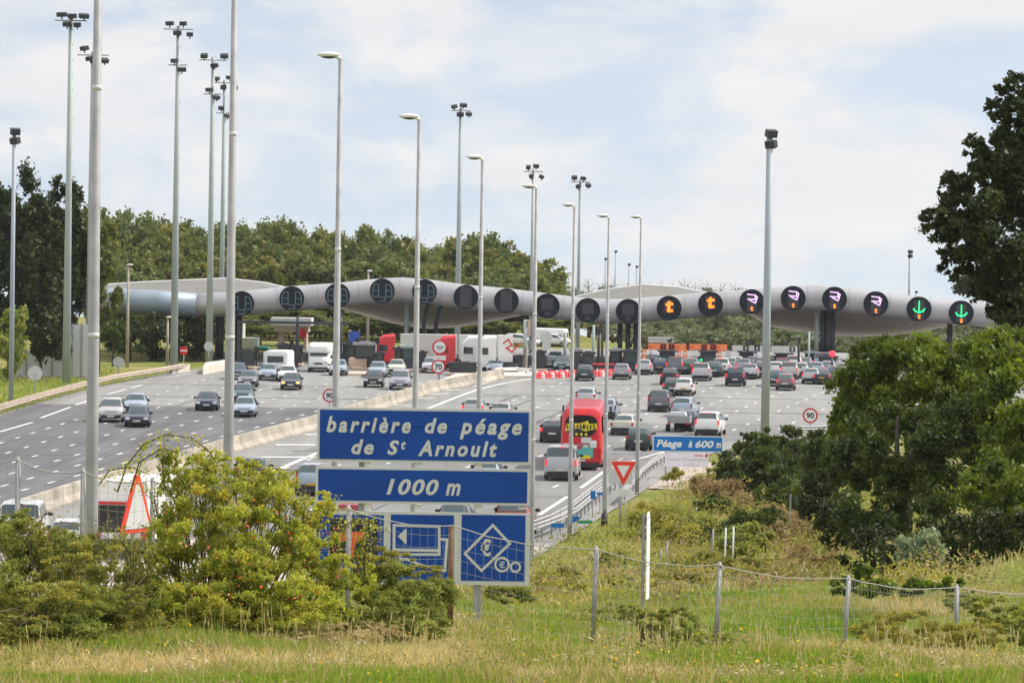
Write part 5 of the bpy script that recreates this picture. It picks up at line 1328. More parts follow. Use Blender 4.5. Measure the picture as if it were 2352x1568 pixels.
# the queue
for k_, c_, X, Y, lab, kw in (
 ('hatch','blue',1515,858,'blue hatchback with yellow plate under the left orange banner',{'plate':'yellow','lit':True}),
 ('mpv','grey',1549,860,'grey people carrier right of the blue hatchback with yellow plate',{'lit':True}),
 ('hatch','dgreen',1571,860,'green black hatchback between the two orange banners',{'lit':True}),
 ('hatch','mauve',1587,857,'mauve hatchback left of the silver people carrier',{'lit':True}),
 ('hatch','teal',1639,866,'teal hatchback right of the silver people carrier',{}),
 ('mpv','white',1656,863,'white people carrier below the right end of the orange banner',{'lit':True}),
 ('hatch','silver',1676,856,'silver hatchback below the leg of the right orange banner',{}),
 ('estate','silver',1722,871,'silver estate right of the navy car with the load',{'lit':True}),
 ('hatch','black',1743,868,'black hatchback just left of the tall floodlight pole',{'lit':True}),
 ('hatch','white',1781,866,'white hatchback right of the tall floodlight pole in the queue',{'lit':True}),
 ('mpv','champ',1812,872,'champagne people carrier behind the bronze red car',{'lit':True}),
 ('hatch','silver',1838,868,'silver hatchback between the champagne people carrier and the dark cars',{'lit':True}),
 ('hatch','lblue',1874,866,'pale blue hatchback behind the dark saloon with yellow plate',{'lit':True}),
 ('hatch','silver',1902,864,'silver hatchback behind the grey one at the bushes',{'lit':True}),
 ('hatch','grey',1530,850,'grey hatchback at the green signal of the left orange banner',{'lit':True}),
 ('sedan','white',1560,849,'white saloon roof in the second row under the left orange banner',{}),
 ('hatch','silver',1601,851,'silver hatchback below the left leg of the right orange banner',{'lit':True}),
 ('hatch','navy',1624,849,'navy hatchback at the green signal of the right orange banner',{}),
 ('estate','silver',1645,850,'silver estate in the second row under the right orange banner',{}),
 ('hatch','white',1690,853,'white hatchback left of the left grey banner signal',{}),
 ('hatch','mauve',1707,858,'mauve hatchback in the second row behind the navy car',{'lit':True}),
 ('hatch','lblue',1731,852,'pale blue hatchback under the right display of the left grey banner',{'lit':True}),
 ('estate','silver',1752,854,'silver estate touching the tall floodlight pole in the back row',{}),
 ('hatch','navy',1772,851,'navy hatchback right of the tall floodlight pole in the back row',{'lit':True}),
 ('hatch','red',1795,856,'dark red hatchback below the lit red signal',{'lit':True}),
 ('mpv','white',1822,855,'white people carrier under the right grey banner in the back row',{'lit':True}),
 ('hatch','silver',1848,855,'silver hatchback at the foot of the striped post',{'lit':True}),
 ('hatch','grey',1867,852,'grey hatchback left of the right canopy columns',{'lit':True}),
 ('van','lblue',1889,854,'pale blue van at the right canopy columns',{'lit':True}),
 ('hatch','champ',1914,854,'champagne hatchback in the back row at the bushes',{'lit':True}),
 ('hatch','silver',1940,868,'silver hatchback mostly hidden in the right bushes',{'lit':True}),
 ('hatch','blue',1498,849,'blue hatchback at the left leg of the left orange banner',{}),
 ('hatch','teal',1468,850,'teal hatchback by the triple columns behind the ninth street lamp',{})):
    car(k_, c_, X, Y, True, lab, group=QG, simple=True, **kw)
car('hatch','grey',1262,851,True,'grey hatchback leaving between booths above the left end of the red barrels',group=QG,plate='white',lit=True)
car('estate','teal',1290,853,False,'teal estate facing the camera above the red barrels',group=QG)
car('hatch','lblue',1274,842,False,'pale blue hatchback behind the pair above the red barrels',group=QG)
# white cars on the road beyond
car('estate','white',1195,793,False,'white car on the higher road beyond the booths',at=P(1197,797,432),yaw=rad(60))
r = car('hatch','white',1275,793,False,'white car pulling a white caravan on the far road',at=P(1272,800,434),yaw=rad(75))

def loft(secs, mt, name='body', parent=None, ang=35):
    mb = MB(); n = len(secs[0])
    for s_ in secs: mb.v += s_
    for i in range(len(secs) - 1):
        for k in range(n):
            a = i * n + k; b = i * n + (k + 1) % n; mb.f.append((a, b, b + n, a + n)); mb.m.append(0); mb.sm.append(True)
    mb.f.append(tuple(reversed(range(n)))); mb.f.append(tuple(range((len(secs) - 1) * n, len(secs) * n))); mb.m += [0, 0]; mb.sm += [False, False]
    me = mb.mesh(name, [mt]); bmm = bmesh.new(); bmm.from_mesh(me); bmesh.ops.recalc_face_normals(bmm, faces=bmm.faces); bmm.to_mesh(me); bmm.free()
    smooth(me, ang); return link(name, me, parent)
def rsec(y, w, z0, z1, rb=.15, rt=.3, wt=None):
    wt = wt or w; R_ = []
    for k in range(4): a = -math.pi / 2 + k * math.pi / 6; R_.append((w - rb + rb * math.cos(a), z0 + rb + rb * math.sin(a)))
    for k in range(5): a = k * math.pi / 8; R_.append((wt - rt + rt * math.cos(a), z1 - rt + rt * math.sin(a)))
    return [(x, y, z) for x, z in R_] + [(-x, y, z) for x, z in reversed(R_)]
def wheels(r, xs, ys, rr=.5):
    pr = MB(); pr.tube([(-.14, 0, 0), (.14, 0, 0)], rr, 16); me = pr.mesh('wheel', [M['rubber']]); q = MB(); q.tube([(-.155, 0, 0), (.155, 0, 0)], rr * .55, 12); rm_ = q.mesh('rim', [M['rim']])
    for x in xs:
        for y in ys: w_ = link('wheel', me, r, (x, y, rr)); link('rim', rm_, w_)
# red coach (rear towards us, local -y is the rear)
g = G(1334, 1080); sl = .047; rz = -math.atan(sl)
r = empty('coach', g, rz, 'red double-height coach seen from behind with a yellow graphic on its rear window', 'coach')
r.rotation_euler = (slope_rx(), 0, rz)
secs = [rsec(.0, 1.05, .45, 3.15, .2, .55, .8), rsec(.08, 1.2, .36, 3.5, .2, .55, 1.0), rsec(.35, 1.27, .32, 3.72, .2, .5, 1.18), rsec(11.8, 1.27, .32, 3.72, .2, .4, 1.2), rsec(12.3, 1.15, .4, 3.4, .2, .4, 1.05)]
loft(secs, M['busred'], 'body', r)
mb = MB(); pts = []
for k in range(28):
    a = 2 * math.pi * k / 28; x = .97 * math.copysign(abs(math.cos(a)) ** .6, math.cos(a)); z = 2.74 + (.58 if math.sin(a) > 0 else .72) * math.copysign(abs(math.sin(a)) ** .75, math.sin(a)); x *= 1 - .12 * max(0, -math.sin(a))
    pts.append((x, z))
mb.prism(pts, -.03, .1); rw = mb.build('rear_window', M['glass2'], r)
mb = MB(); rr__ = random.Random(3)
mb.prism([(-.98,2.35),(-.15,2.52),(.2,2.35),(.93,2.5),(.93,2.85),(.45,2.8),(.4,3.0),(-.1,2.83),(-.9,2.8)], -.045, -.029); g1 = mb.build('yellow_graphic', M['yellow'], rw)
mb = MB()
for k in range(9): x = -.85 + k * .2; mb.box((x, -.05, 2.62 + .04 * math.sin(k * 1.7)), (.07, .01, .26 + .05 * (k % 3)), 0); mb.box((x + .06, -.052, 2.56 + .1 * (k % 2)), (.1, .01, .05))
mb.disc(.15, 2.62, .1, -.056, -.045, 0, 12); mb.build('graphic_marks', M['black'], g1)
mb = MB()
for x in (-.28, 0, .28): mb.disc(x, 2.17, .09, -.045, -.029, 0, 8)
mb.build('yellow_star', M['yellow'], rw)
mb = MB(); mb.box((.02, -.02, 3.42), (.34, .05, .07)); mb.build('brake_light', M['taillit'], r)
for x, z, w_, h_, m_ in ((.3,1.82,.62,.34,'plate'),(.72,1.6,.4,.42,'signwhite'),(-.75,1.45,.6,.34,'panelgrey'),(.28,1.42,.3,.3,'mauve_'),(.35,1.1,.75,.62,'teal'),(-.15,1.02,.36,.5,'cyan'),(.12,.82,.9,.2,'yellow'),(.1,1.52,1.5,.05,'galv')):
    mm = M.get(m_) or M['lampgrey']; mb = MB(); mb.box((x, -.06 + .002 * (x + z), z), (w_, .05, h_), 0, 0); mb.build('poster', mm, r)
for sx in (-1, 1):
    mb = MB(); mb.box((sx * 1.12, .0, 1.0), (.14, .12, .6)); mb.build('tail_light', M['taillight'], r)
    mb = MB(); mb.box((sx * 1.275, 6.2, 2.7), (.03, 11, 1.0)); mb.build('side_window', M['glass2'], r)
mb = MB(); mb.box((0, .05, .34), (2.2, .3, .3)); mb.build('bumper', M['trim'], r)
mb = MB(); mb.box((0, -.03, .62), (.52, .03, .12)); mb.build('number_plate', M['plate'], r)
mb = MB(); mb.box((1.5, 12.2, 3.0), (.12, .2, .5)); mb.box((-1.5, 12.2, 3.0), (.12, .2, .5)); mb.build('mirror', M['trim'], r)
wheels(r, (-1.12, 1.12), (2.8, 3.9, 9.8))
# silver van
r = car('van', 'silver', 1288, 1104, True, 'silver van with dark rear window driving in front of the red coach', lit=True, group=RG, h=.06)
# grey utility trailer
g = G(1558, 993); r = empty('trailer', g, -math.atan(.135), 'open grey utility trailer behind the blue grey estate', 'trailer')
mb = MB(); mb.box((0, .9, .72), (1.6, 1.9, .1)); mb.box((0, -.03, .95), (1.6, .05, .5)); mb.box((-.78, .9, .95), (.05, 1.9, .5)); mb.box((.78, .9, .95), (.05, 1.9, .5)); mb.box((0, 1.8, 1.1), (1.6, .05, .8)); mb.build('box', M['galv'], r)
mb = MB(); mb.box((-.1, .8, 1.2), (1.3, 1.4, .5), taper=.8); mb.build('load', M['panelgrey'], r); wheels(r, (-.82, .82), (.9,), .28)
mb = MB(); mb.box((-.66, -.08, .62), (.2, .06, .12)); mb.box((.66, -.08, .62), (.2, .06, .12)); mb.build('tail_light', M['taillight'], r)
mb = MB(); mb.tube([(0, 1.8, .45), (0, 3.0, .45)], .05, 6); mb.build('drawbar', M['galv'], r)
# caravan behind the grey blue hatchback, far caravan
def caravan(p, rz, label, s=1.0):
    r = empty('caravan', p, rz, label, 'caravan')
    loft([rsec(-.0, 1.05, .5, 2.2, .15, .3, .95), rsec(.15, 1.14, .42, 2.5, .15, .25), rsec(4.6, 1.14, .42, 2.55, .15, .25), rsec(4.9, 1.05, .5, 2.3, .15, .3)], M['white'], 'body', r)
    mb = MB(); mb.box((0, .04, 1.75), (1.5, .12, .6)); mb.build('window', M['glass'], r); wheels(r, (-1.05, 1.05), (2.6,), .3)
    mb = MB(); mb.box((0, .02, .75), (1.8, .1, .14)); mb.build('stripe', M['signgrey'], r); return r
g = G(617, 874); caravan(g + Vector((.25, 5.2, .08)), -.07, 'white caravan towed by a grey blue hatchback leaving the toll')
p = P(1301, 799, 437); caravan(Vector((p.x, p.y, p.z - .2)), rad(75), 'white caravan on the far road beyond the booths')
# motorhome facing us
def motorhome(X, Y, label):
    g = G(X, Y); r = empty('motorhome', g, 0, label, 'motorhome')
    loft([rsec(-.1, .85, .5, 1.25, .15, .2, .8), rsec(.05, .98, .32, 1.45, .15, .2, .9), rsec(.5, 1.0, .3, 1.6, .15, .2, .95), rsec(.95, 1.0, .3, 2.0, .15, .2, .95), rsec(1.0, 1.02, .3, 2.1, .15, .2), rsec(6, 1.05, .32, 2.6, .15, .2)], M['white'], 'body', r)
    loft([rsec(.1, .85, 1.95, 2.45, .15, .2, .8), rsec(.35, 1.08, 1.85, 2.75, .12, .25), rsec(6.1, 1.1, 1.8, 2.8, .12, .2)], M['white'], 'luton', r)
    mb = MB(); mb.poly([(-.85, .34, 1.52), (.85, .34, 1.52), (.8, .72, 1.93), (-.8, .72, 1.93)][:4]); mb.box((0, .45, 1.66), (1.66, .2, .5), rx=-.4); mb.build('windscreen', M['glass'], r)
    for sx in (-1, 1):
        mb = MB(); mb.box((sx * .72, -.06, .95), (.36, .14, .2)); mb.build('headlight', M['headlight'], r)
        mb = MB(); mb.box((sx * 1.2, .7, 1.5), (.16, .12, .34)); mb.build('mirror', M['trim'], r)
    mb = MB(); mb.box((0, -.1, .85), (.8, .08, .16)); mb.box((0, -.06, .4), (1.8, .12, .2)); mb.build('grille', M['trim'], r); wheels(r, (-.9, .9), (.9, 4.6), .33)
motorhome(731, 855, 'white motorhome facing the camera left of the third street lamp')
# lorries behind the booths, driving left
def lorry(Xc, Yt, d, cab, trail, label, L_=13.0, flip=1, gap=.6, art=True, blue=False):
    """cab front at Xc, facing left across the picture"""
    p = P(Xc, Yt, d); z0 = road_z(d); k = (p.z - z0) / 3.9
    r = empty('lorry', (p.x, d, z0), 0, label, 'lorry'); r.scale = (k,) * 3
    # local: x = length to the right, y = width
    def sec(x, y0, y1, z0_, z1, rt=.2): return [(x, y0, z0_), (x, y1, z0_), (x, y1, z1 - rt), (x, y1 - rt, z1), (x, y0 + rt, z1), (x, y0, z1 - rt)]
    loft([sec(0, -1.1, 1.1, .75, 2.6, .15), sec(.15, -1.2, 1.2, .6, 3.2, .25), sec(.75, -1.22, 1.22, .6, 3.8, .3), sec(2.1, -1.22, 1.22, .75, 3.9, .25)], M[cab], 'cab', r, 30)
    mb = MB(); mb.box((.06, 0, 2.25), (.12, 2.0, .8)); mb.box((.9, -1.24, 2.25), (.75, .05, .7)); mb.build('window', M['glass'], r)
    mb = MB(); mb.box((.45, -1.45, 2.3), (.3, .22, .7)); mb.build('mirror', M['trim'], r)
    mb = MB(); mb.box((1.2, 0, .62), (2.2, 2.3, .45)); mb.box((.0, -.8, .95), (.1, .4, .22)); mb.build('chassis', M['trim'], r)
    mb = MB(); mb.box((2.2 + gap + L_ / 2, 0, 2.55), (L_, 2.5, 2.75)); tr = mb.build('trailer', M[trail], r)
    mb = MB()
    for i in range(int(L_ / 1.2) + 1): mb.box((2.2 + gap + min(L_ - .06, .06 + i * 1.2), -1.27, 2.55), (.07, .05, 2.7))
    mb.box((2.2 + gap + L_ / 2, -1.27, 3.86), (L_, .06, .09)); mb.build('trailer_rib', M['white'], tr)
    if art:
        mb = MB(); x0 = 2.2 + gap + L_ * .35; mb.stroke([(x0,3.1),(x0+.5,3.5),(x0+.9,2.9),(x0+.3,2.6),(x0+.9,2.2),(x0+1.5,2.9),(x0+1.9,3.2)], .14, -1.31, -1.28); mb.build('trailer_graphic', M['bronze_'] if 'bronze_' in M else M['signred'], tr)
    xs_ = [.9, 2.2 + gap + L_ - 1.0] + ([3.6, L_ + .1, L_ + 2.6] if L_ > 4 else [])
    q = MB(); q.tube([(0, -.15, 0), (0, .15, 0)], .5, 16); me = q.mesh('wheel', [M['rubber']])
    for x in xs_:
        for y in (-1.05, 1.05): link('wheel', me, r, (x, y, .5))
lorry(866, 766, 367, 'truckred', 'offwhite', 'lorry with red cab and long white trailer, left one behind the booths', 6.6, art=False)
lorry(1003, 768, 363, 'truckred', 'offwhite', 'lorry with red cab right of the seventy sign, short white body', 2.2, gap=.3, art=False)
lorry(1060, 769, 360, 'white', 'offwhite', 'white lorry with white cab behind the fifth street lamp', 1.6, gap=.2, art=False)
lorry(1094, 769, 357, 'white', 'white', 'white lorry with dark squiggle graphic at the right end of the lorry line', 1.5, gap=.1)
# white box truck and van bottom left
def box_truck(g, rz, label, H=3.4, W=2.4, L_=6):
    r = empty('box_truck', g, rz, label, 'truck')
    loft([rsec(0, W/2-.04, .75, H, .06, .12), rsec(L_, W/2, .75, H, .06, .12)], M['white'], 'box', r)
    mb = MB(); mb.box((0, -.02, H * .52), (W * .84, .06, H * .34)); mb.build('rear_window', M['bluepaint'] if False else M['glass2'], r)
    mb = MB(); mb.box((0, -.03, H * .72), (W * .84, .08, .12)); mb.build('red_strip', M['taillight'], r)
    mb = MB(); mb.box((0, -.03, .8), (W * .9, .1, .18)); mb.box((0, L_ / 2, .62), (.9, L_, .25)); mb.build('bumper', M['trim'], r)
    for sx in (-1, 1): mb = MB(); mb.box((sx * W * .42, -.05, 1.05), (.2, .08, .3)); mb.build('tail_light', M['taillight'], r)
    loft([rsec(L_ + .1, W/2-.1, .5, H * .7, .1, .2), rsec(L_ + 1.5, W/2-.12, .45, H * .66, .1, .2), rsec(L_ + 2.1, W/2-.2, .5, H * .4, .1, .2)], M['white'], 'cab', r); wheels(r, (-W/2+.15, W/2-.15), (1.6, L_ + 1.1), .42)
box_truck(G(277, 1285), -.13, 'white box truck with a dark rear window behind the left fence and triangle sign')
car('van', 'white', 45, 1262, True, 'white van at the left edge behind the fence', group=RG, scale=1.05)

# ------------------------------------------------------------------ trees
def crown_proto(seed, n, leaf, mt, squash=1.0):
    global RNG
    sv = RNG; RNG = np.random.default_rng(seed)
    bl = [((0, 0, 0), (1, 1, 1))]
    for k in range(4):
        a = RNG.uniform(0, 6.28); bl.append(((.5 * math.cos(a), .5 * math.sin(a), RNG.uniform(-.3, .4)), (.62, .62, .6)))
    C, tt = clump_points(bl, n, 16, (.14, .30), (.5, 1.0))
    me = leaf_mesh('foliage', C, leaf, mt, tt, .75); RNG = sv; return me
FPROTO = [crown_proto(100 + i, 5200, .10, M['leafforest'] if i % 3 else M['leafforest2']) for i in range(8)]
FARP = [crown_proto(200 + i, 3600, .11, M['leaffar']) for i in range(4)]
TRK = [trunk_mesh('trunk', 1.0, .035, (random.uniform(-.05, .05), 0), 5, .28) for _ in range(3)]
BIG = ('an evergreen look', '')
def forest_tree(X, Yt, d, wpx, label, group, protos_=FPROTO, rnd=random):
    top = P(X, Yt, d); gz = Tz(top.x, d); h = max(3.0, top.z - gz); rw = wpx / S(d) * 1.75
    r = empty('broadleaf_tree', (top.x, d, gz), rnd.uniform(0, 6.28), label, 'tree', group)
    ch = h * .66
    c = link('crown', rnd.choice(protos_), r, (0, 0, h - ch / 2 * 1.02)); c.scale = (rw, rw * .9, ch / 2 * .92)
    t = link('trunk', rnd.choice(TRK), r); t.scale = (h * .8, h * .8, h * .8)
    return r
TL = [(200,470),(250,488),(300,476),(340,486),(420,502),(500,510),(560,506),(640,494),(700,516),(760,522),(800,530),(860,512),(900,522),(950,548),(1000,552),(1050,546),(1110,532),(1160,556),(1200,572),(1230,592),(1255,628),(1290,640),(1330,652)]
def tl(X): return float(np.interp(X, [a for a, b in TL], [b for a, b in TL]))
rt = random.Random(5)
X = 215
while X < 1262:
    forest_tree(X, tl(X) + rt.uniform(2, 9), 530 + rt.uniform(-12, 12), rt.uniform(34, 46), 'green and brownish tree in the back row of the hillside wood', 'trees of the wood behind the canopy, back row', rnd=rt)
    X += rt.uniform(17, 26)
X = 225
while X < 1270:
    forest_tree(X, tl(X) + 45 + rt.uniform(-16, 16), 500 + rt.uniform(-10, 10), rt.uniform(36, 50), 'green tree in the middle rows of the hillside wood', 'trees of the wood behind the canopy, middle rows', rnd=rt)
    forest_tree(X + 15, tl(X) + 88 + rt.uniform(-16, 16), 478 + rt.uniform(-8, 8), rt.uniform(36, 50), 'green tree in the middle rows of the hillside wood', 'trees of the wood behind the canopy, middle rows', rnd=rt)
    X += rt.uniform(30, 42)
X = 245
while X < 1300:
    forest_tree(X, tl(X) + 140 + rt.uniform(-16, 20), 455 + rt.uniform(-6, 6), rt.uniform(36, 52), 'low green tree at the foot of the wood behind the booths', 'trees of the wood behind the canopy, front rows', rnd=rt)
    if X < 1180: forest_tree(X + 12, min(770, tl(X) + 205 + rt.uniform(-12, 14)), 444, rt.uniform(30, 44), 'low green tree at the foot of the wood behind the booths', 'trees of the wood behind the canopy, front rows', rnd=rt)
    X += rt.uniform(34, 46)
X = 1245
while X < 2380:
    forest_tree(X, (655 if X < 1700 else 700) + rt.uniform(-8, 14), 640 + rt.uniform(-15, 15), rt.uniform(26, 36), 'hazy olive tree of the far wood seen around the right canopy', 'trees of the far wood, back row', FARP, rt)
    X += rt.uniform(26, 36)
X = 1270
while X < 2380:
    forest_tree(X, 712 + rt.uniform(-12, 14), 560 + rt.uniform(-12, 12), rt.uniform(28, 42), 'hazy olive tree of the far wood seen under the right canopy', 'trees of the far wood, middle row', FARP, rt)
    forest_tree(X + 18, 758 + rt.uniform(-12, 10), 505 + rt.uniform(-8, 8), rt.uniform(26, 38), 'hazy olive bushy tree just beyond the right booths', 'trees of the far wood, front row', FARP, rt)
    X += rt.uniform(34, 46)
# bare twiggy tops above the canopy
for X in (1300, 1325, 1352, 1385, 1410, 1440, 1466, 1492, 1520, 1545, 1572, 1598, 1625, 1655, 1690):
    h = rt.uniform(14, 30); top = P(X, 668 - h, 600); z0 = Tz(top.x, 600)
    r = empty('bare_tree', (top.x, 600, z0), 0, 'thin pale bare topped tree on the skyline above the right canopy roof', 'tree', 'bare topped trees on the skyline')
    Hh = top.z - z0; mb = MB(); mb.tube([(0, 0, 0), (0, 0, Hh)], [.16, .03], 5)
    for k in range(9):
        a = rt.uniform(0, 6.28); z = Hh * rt.uniform(.6, .92); mb.tube([(0, 0, z), (math.cos(a) * 1.1, math.sin(a) * 1.1, z + Hh * .1)], [.05, .015], 4, cap=False)
    mb.build('trunk', M['bark'], r)
    C = RNG.normal(size=(1500, 3)) * np.array([1.0, .8, 1.3]) + np.array([0, 0, Hh - 2.6])
    link('crown', leaf_mesh('foliage', C, .13, M['twigbare'], RNG.uniform(0, 1, 1500), .35), r)

# left dark trees
plant('broadleaf_tree', 'tall dark tree at the left edge with its crown lit at the top', 'tree', [(40,480,330,75,100),(90,560,331,60,110),(80,680,331,60,90),(15,560,330,70,110),(60,640,329,70,110),(20,700,328,60,90)], M['leafdark'], 38000, .42, K=34, cs=(.13,.28), tr=.35)
plant('broadleaf_tree', 'dark tree second from the left edge, brownish top between the masts', 'tree', [(140,500,338,62,90),(165,600,338,70,110),(120,690,337,70,90)], M['leafdark'], 22000, .42, K=34, cs=(.13,.28), tr=.35)
plant('broadleaf_tree', 'olive tree overhanging the left end of the canopy tube', 'tree', [(225,590,342,48,90),(235,680,340,42,70),(205,540,344,40,60)], M['leafforest'], 14000, .40, K=30, cs=(.13,.28), tr=.3)
plant('shrub', 'pale green bush at the left edge below the dark trees', 'bush', [(20,760,322,55,60),(10,820,318,50,40)], M['leafgreen'], 8000, .32, K=24)
plant('shrub', 'mid green bush right of the left dark trees', 'bush', [(95,775,326,40,50),(130,790,326,35,35)], M['leafdark'], 5000, .32, K=20)
plant('shrub', 'dark bushes behind the canopy end under the left tube', 'bush', [(300,775,372,60,40),(370,770,374,60,50),(440,772,376,60,48)], M['leafdark'], 12000, .34, K=26)
plant('shrub', 'rounded green bush below the overhanging tree', 'bush', [(260,770,360,36,30)], M['leafmid'], 4000, .3, K=16)
for X, Yt, d, w, lab in ((560,735,424,40,'leafy tree standing behind the portal frame'),(600,730,426,42,'darker leafy tree left of the white roofed building'),(640,772,422,26,'low golden green tree under the white roofed building'),(735,735,428,40,'green tree right of the white roofed building')):
    forest_tree(X, Yt, d, w, lab, None, rnd=rt)

# right big tree and bushes
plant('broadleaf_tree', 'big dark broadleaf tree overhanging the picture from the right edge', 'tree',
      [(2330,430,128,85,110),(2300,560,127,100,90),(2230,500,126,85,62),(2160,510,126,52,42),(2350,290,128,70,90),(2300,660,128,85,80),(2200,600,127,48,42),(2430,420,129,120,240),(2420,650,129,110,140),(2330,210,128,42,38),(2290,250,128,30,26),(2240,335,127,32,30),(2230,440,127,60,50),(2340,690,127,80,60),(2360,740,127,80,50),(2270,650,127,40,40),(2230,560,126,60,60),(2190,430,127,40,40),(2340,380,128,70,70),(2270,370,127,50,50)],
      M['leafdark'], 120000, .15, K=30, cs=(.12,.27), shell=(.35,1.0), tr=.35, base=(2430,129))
plant('broadleaf_tree', 'distant dark round tree beyond the right end of the canopy', 'tree', [(2240,655,420,55,28)], M['leafdark'], 3000, .5, K=14)
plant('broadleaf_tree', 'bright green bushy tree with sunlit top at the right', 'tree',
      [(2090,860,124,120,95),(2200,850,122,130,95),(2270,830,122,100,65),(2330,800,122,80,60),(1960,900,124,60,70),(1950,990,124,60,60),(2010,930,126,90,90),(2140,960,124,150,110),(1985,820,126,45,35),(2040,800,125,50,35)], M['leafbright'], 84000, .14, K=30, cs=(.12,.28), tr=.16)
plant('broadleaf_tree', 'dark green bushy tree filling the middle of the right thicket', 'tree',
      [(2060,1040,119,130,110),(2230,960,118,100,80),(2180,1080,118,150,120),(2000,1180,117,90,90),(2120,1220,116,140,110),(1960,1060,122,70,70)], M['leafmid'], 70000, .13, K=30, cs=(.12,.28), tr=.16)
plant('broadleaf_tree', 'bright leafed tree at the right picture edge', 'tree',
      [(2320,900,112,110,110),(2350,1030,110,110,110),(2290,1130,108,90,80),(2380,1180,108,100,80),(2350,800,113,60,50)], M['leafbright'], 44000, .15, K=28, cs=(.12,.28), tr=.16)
plant('shrub', 'dark undergrowth at the foot of the right thicket', 'bush',
      [(2010,1270,108,80,60),(2120,1300,106,110,60),(2240,1260,105,110,80),(2340,1240,104,80,70),(2180,1340,103,110,35)], M['leafdark'], 30000, .12, K=30)
plant('shrub', 'greyish green undergrowth with pale twigs inside the dark thicket', 'bush', [(2110,1265,102,60,55)], M['leafsilver'], 5000, .09, K=20, stems=20)
plant('shrub', 'leafy bush at the foot of the lone floodlight pole', 'bush',
      [(1790,1012,196,56,38),(1745,1050,196,40,42),(1830,1040,198,70,45),(1750,1080,194,110,60),(1850,1100,190,90,60),(1720,1020,198,36,34),(1880,1040,195,60,50)], M['leafmid'], 34000, .20, K=26, cs=(.12,.28))
plant('shrub', 'bluish green bush at the front right of the pole bush', 'bush', [(1680,1095,192,36,40),(1900,1160,165,90,80),(1800,1150,175,70,60),(1900,1060,180,70,60)], M['leafmid'], 26000, .18, K=26)
plant('shrub', 'dark bush under the lower right trees beside the slope', 'bush', [(1920,1215,140,55,60),(1880,1150,150,50,50)], M['leafdark'], 12000, .15, K=24)
plant('shrub', 'rust coloured shrub on the bank behind the white stake', 'shrub', [(1660,1140,186,60,42),(1720,1170,178,50,40),(1620,1120,190,36,30)], M['leafrust'], 12000, .14, K=26, trunk=False)
plant('shrub', 'olive broom shrub right of the guard rail', 'shrub', [(1520,1220,150,60,55),(1480,1200,156,45,45),(1560,1240,146,55,45)], M['leafolive'], 30000, .09, K=40, trunk=False)
plant('shrub', 'wide olive green scrub below the gravel patch', 'shrub', [(1560,1190,168,90,34),(1470,1230,150,60,34),(1620,1210,160,60,34),(1420,1290,136,60,26),(1540,1310,126,80,26)], M['leafgreen'], 26000, .10, K=40, shell=(.1,1.0), trunk=False)
plant('shrub', 'dark green scrub running down the bank below the rust coloured shrub', 'shrub', [(1700,1210,150,70,40),(1640,1170,170,50,34),(1770,1210,152,50,44),(1600,1240,146,60,30)], M['leafmid'], 26000, .11, K=40, shell=(.1,1.05), trunk=False)
plant('shrub', 'olive scrub between the tree guards and the fence', 'shrub', [(1580,1330,110,90,26),(1740,1320,116,80,26),(1420,1340,112,70,26),(1860,1350,106,70,24)], M['leafolive'], 30000, .06, K=60, cs=(.05,.2), shell=(.1,1.1), trunk=False)
plant('shrub', 'brown scrub on the steep slope above the dark hollow', 'shrub', [(1830,1200,160,50,34),(1880,1250,150,44,36),(1790,1270,144,50,30),(1900,1300,130,50,30)], M['leafrust'], 16000, .10, K=40, shell=(.1,1.0), trunk=False)
plant('shrub', 'green shrub below the tree guards', 'shrub', [(1720,1240,140,55,45),(1690,1270,136,60,40)], M['leafgreen'], 14000, .11, K=30, trunk=False)
plant('shrub', 'golden tall weeds in the middle of the bank', 'shrub', [(1680,1310,124,70,34),(1620,1290,128,50,28)], M['leafolive'], 11000, .08, K=30, trunk=False)
plant('shrub', 'weeds along the slope edge above the dark hollow', 'shrub', [(1800,1240,146,60,45),(1840,1290,132,60,35),(1780,1200,158,60,35)], M['leafrust'], 11000, .10, K=30, trunk=False)
plant('shrub', 'small green weeds at the foot of the white panelled sign', 'shrub', [(1545,1088,206,26,14),(1640,1092,204,22,18)], M['leafolive'], 3000, .14, K=14, trunk=False)
plant('shrub', 'dark green clump just right of the big sign post', 'shrub', [(1170,1365,84,60,22)], M['leafgreen'], 5000, .06, K=20, trunk=False)
plant('shrub', 'light weeds under the right end of the big sign', 'shrub', [(1280,1330,98,60,30),(1340,1370,92,70,30)], M['leafolive'], 9000, .06, K=30, trunk=False)
plant('shrub', 'small green sapling tips above the fence right of the leaning post', 'shrub', [(1985,1320,86,30,24),(2010,1350,85,50,24),(1940,1345,86,36,20)], M['leafbright'], 3600, .09, K=16, trunk=False)
plant('shrub', 'yellow green sapling poking through the right fence', 'shrub', [(2110,1350,84,50,20),(2190,1345,84,26,20)], M['leafbright'], 3200, .08, K=16, trunk=False)

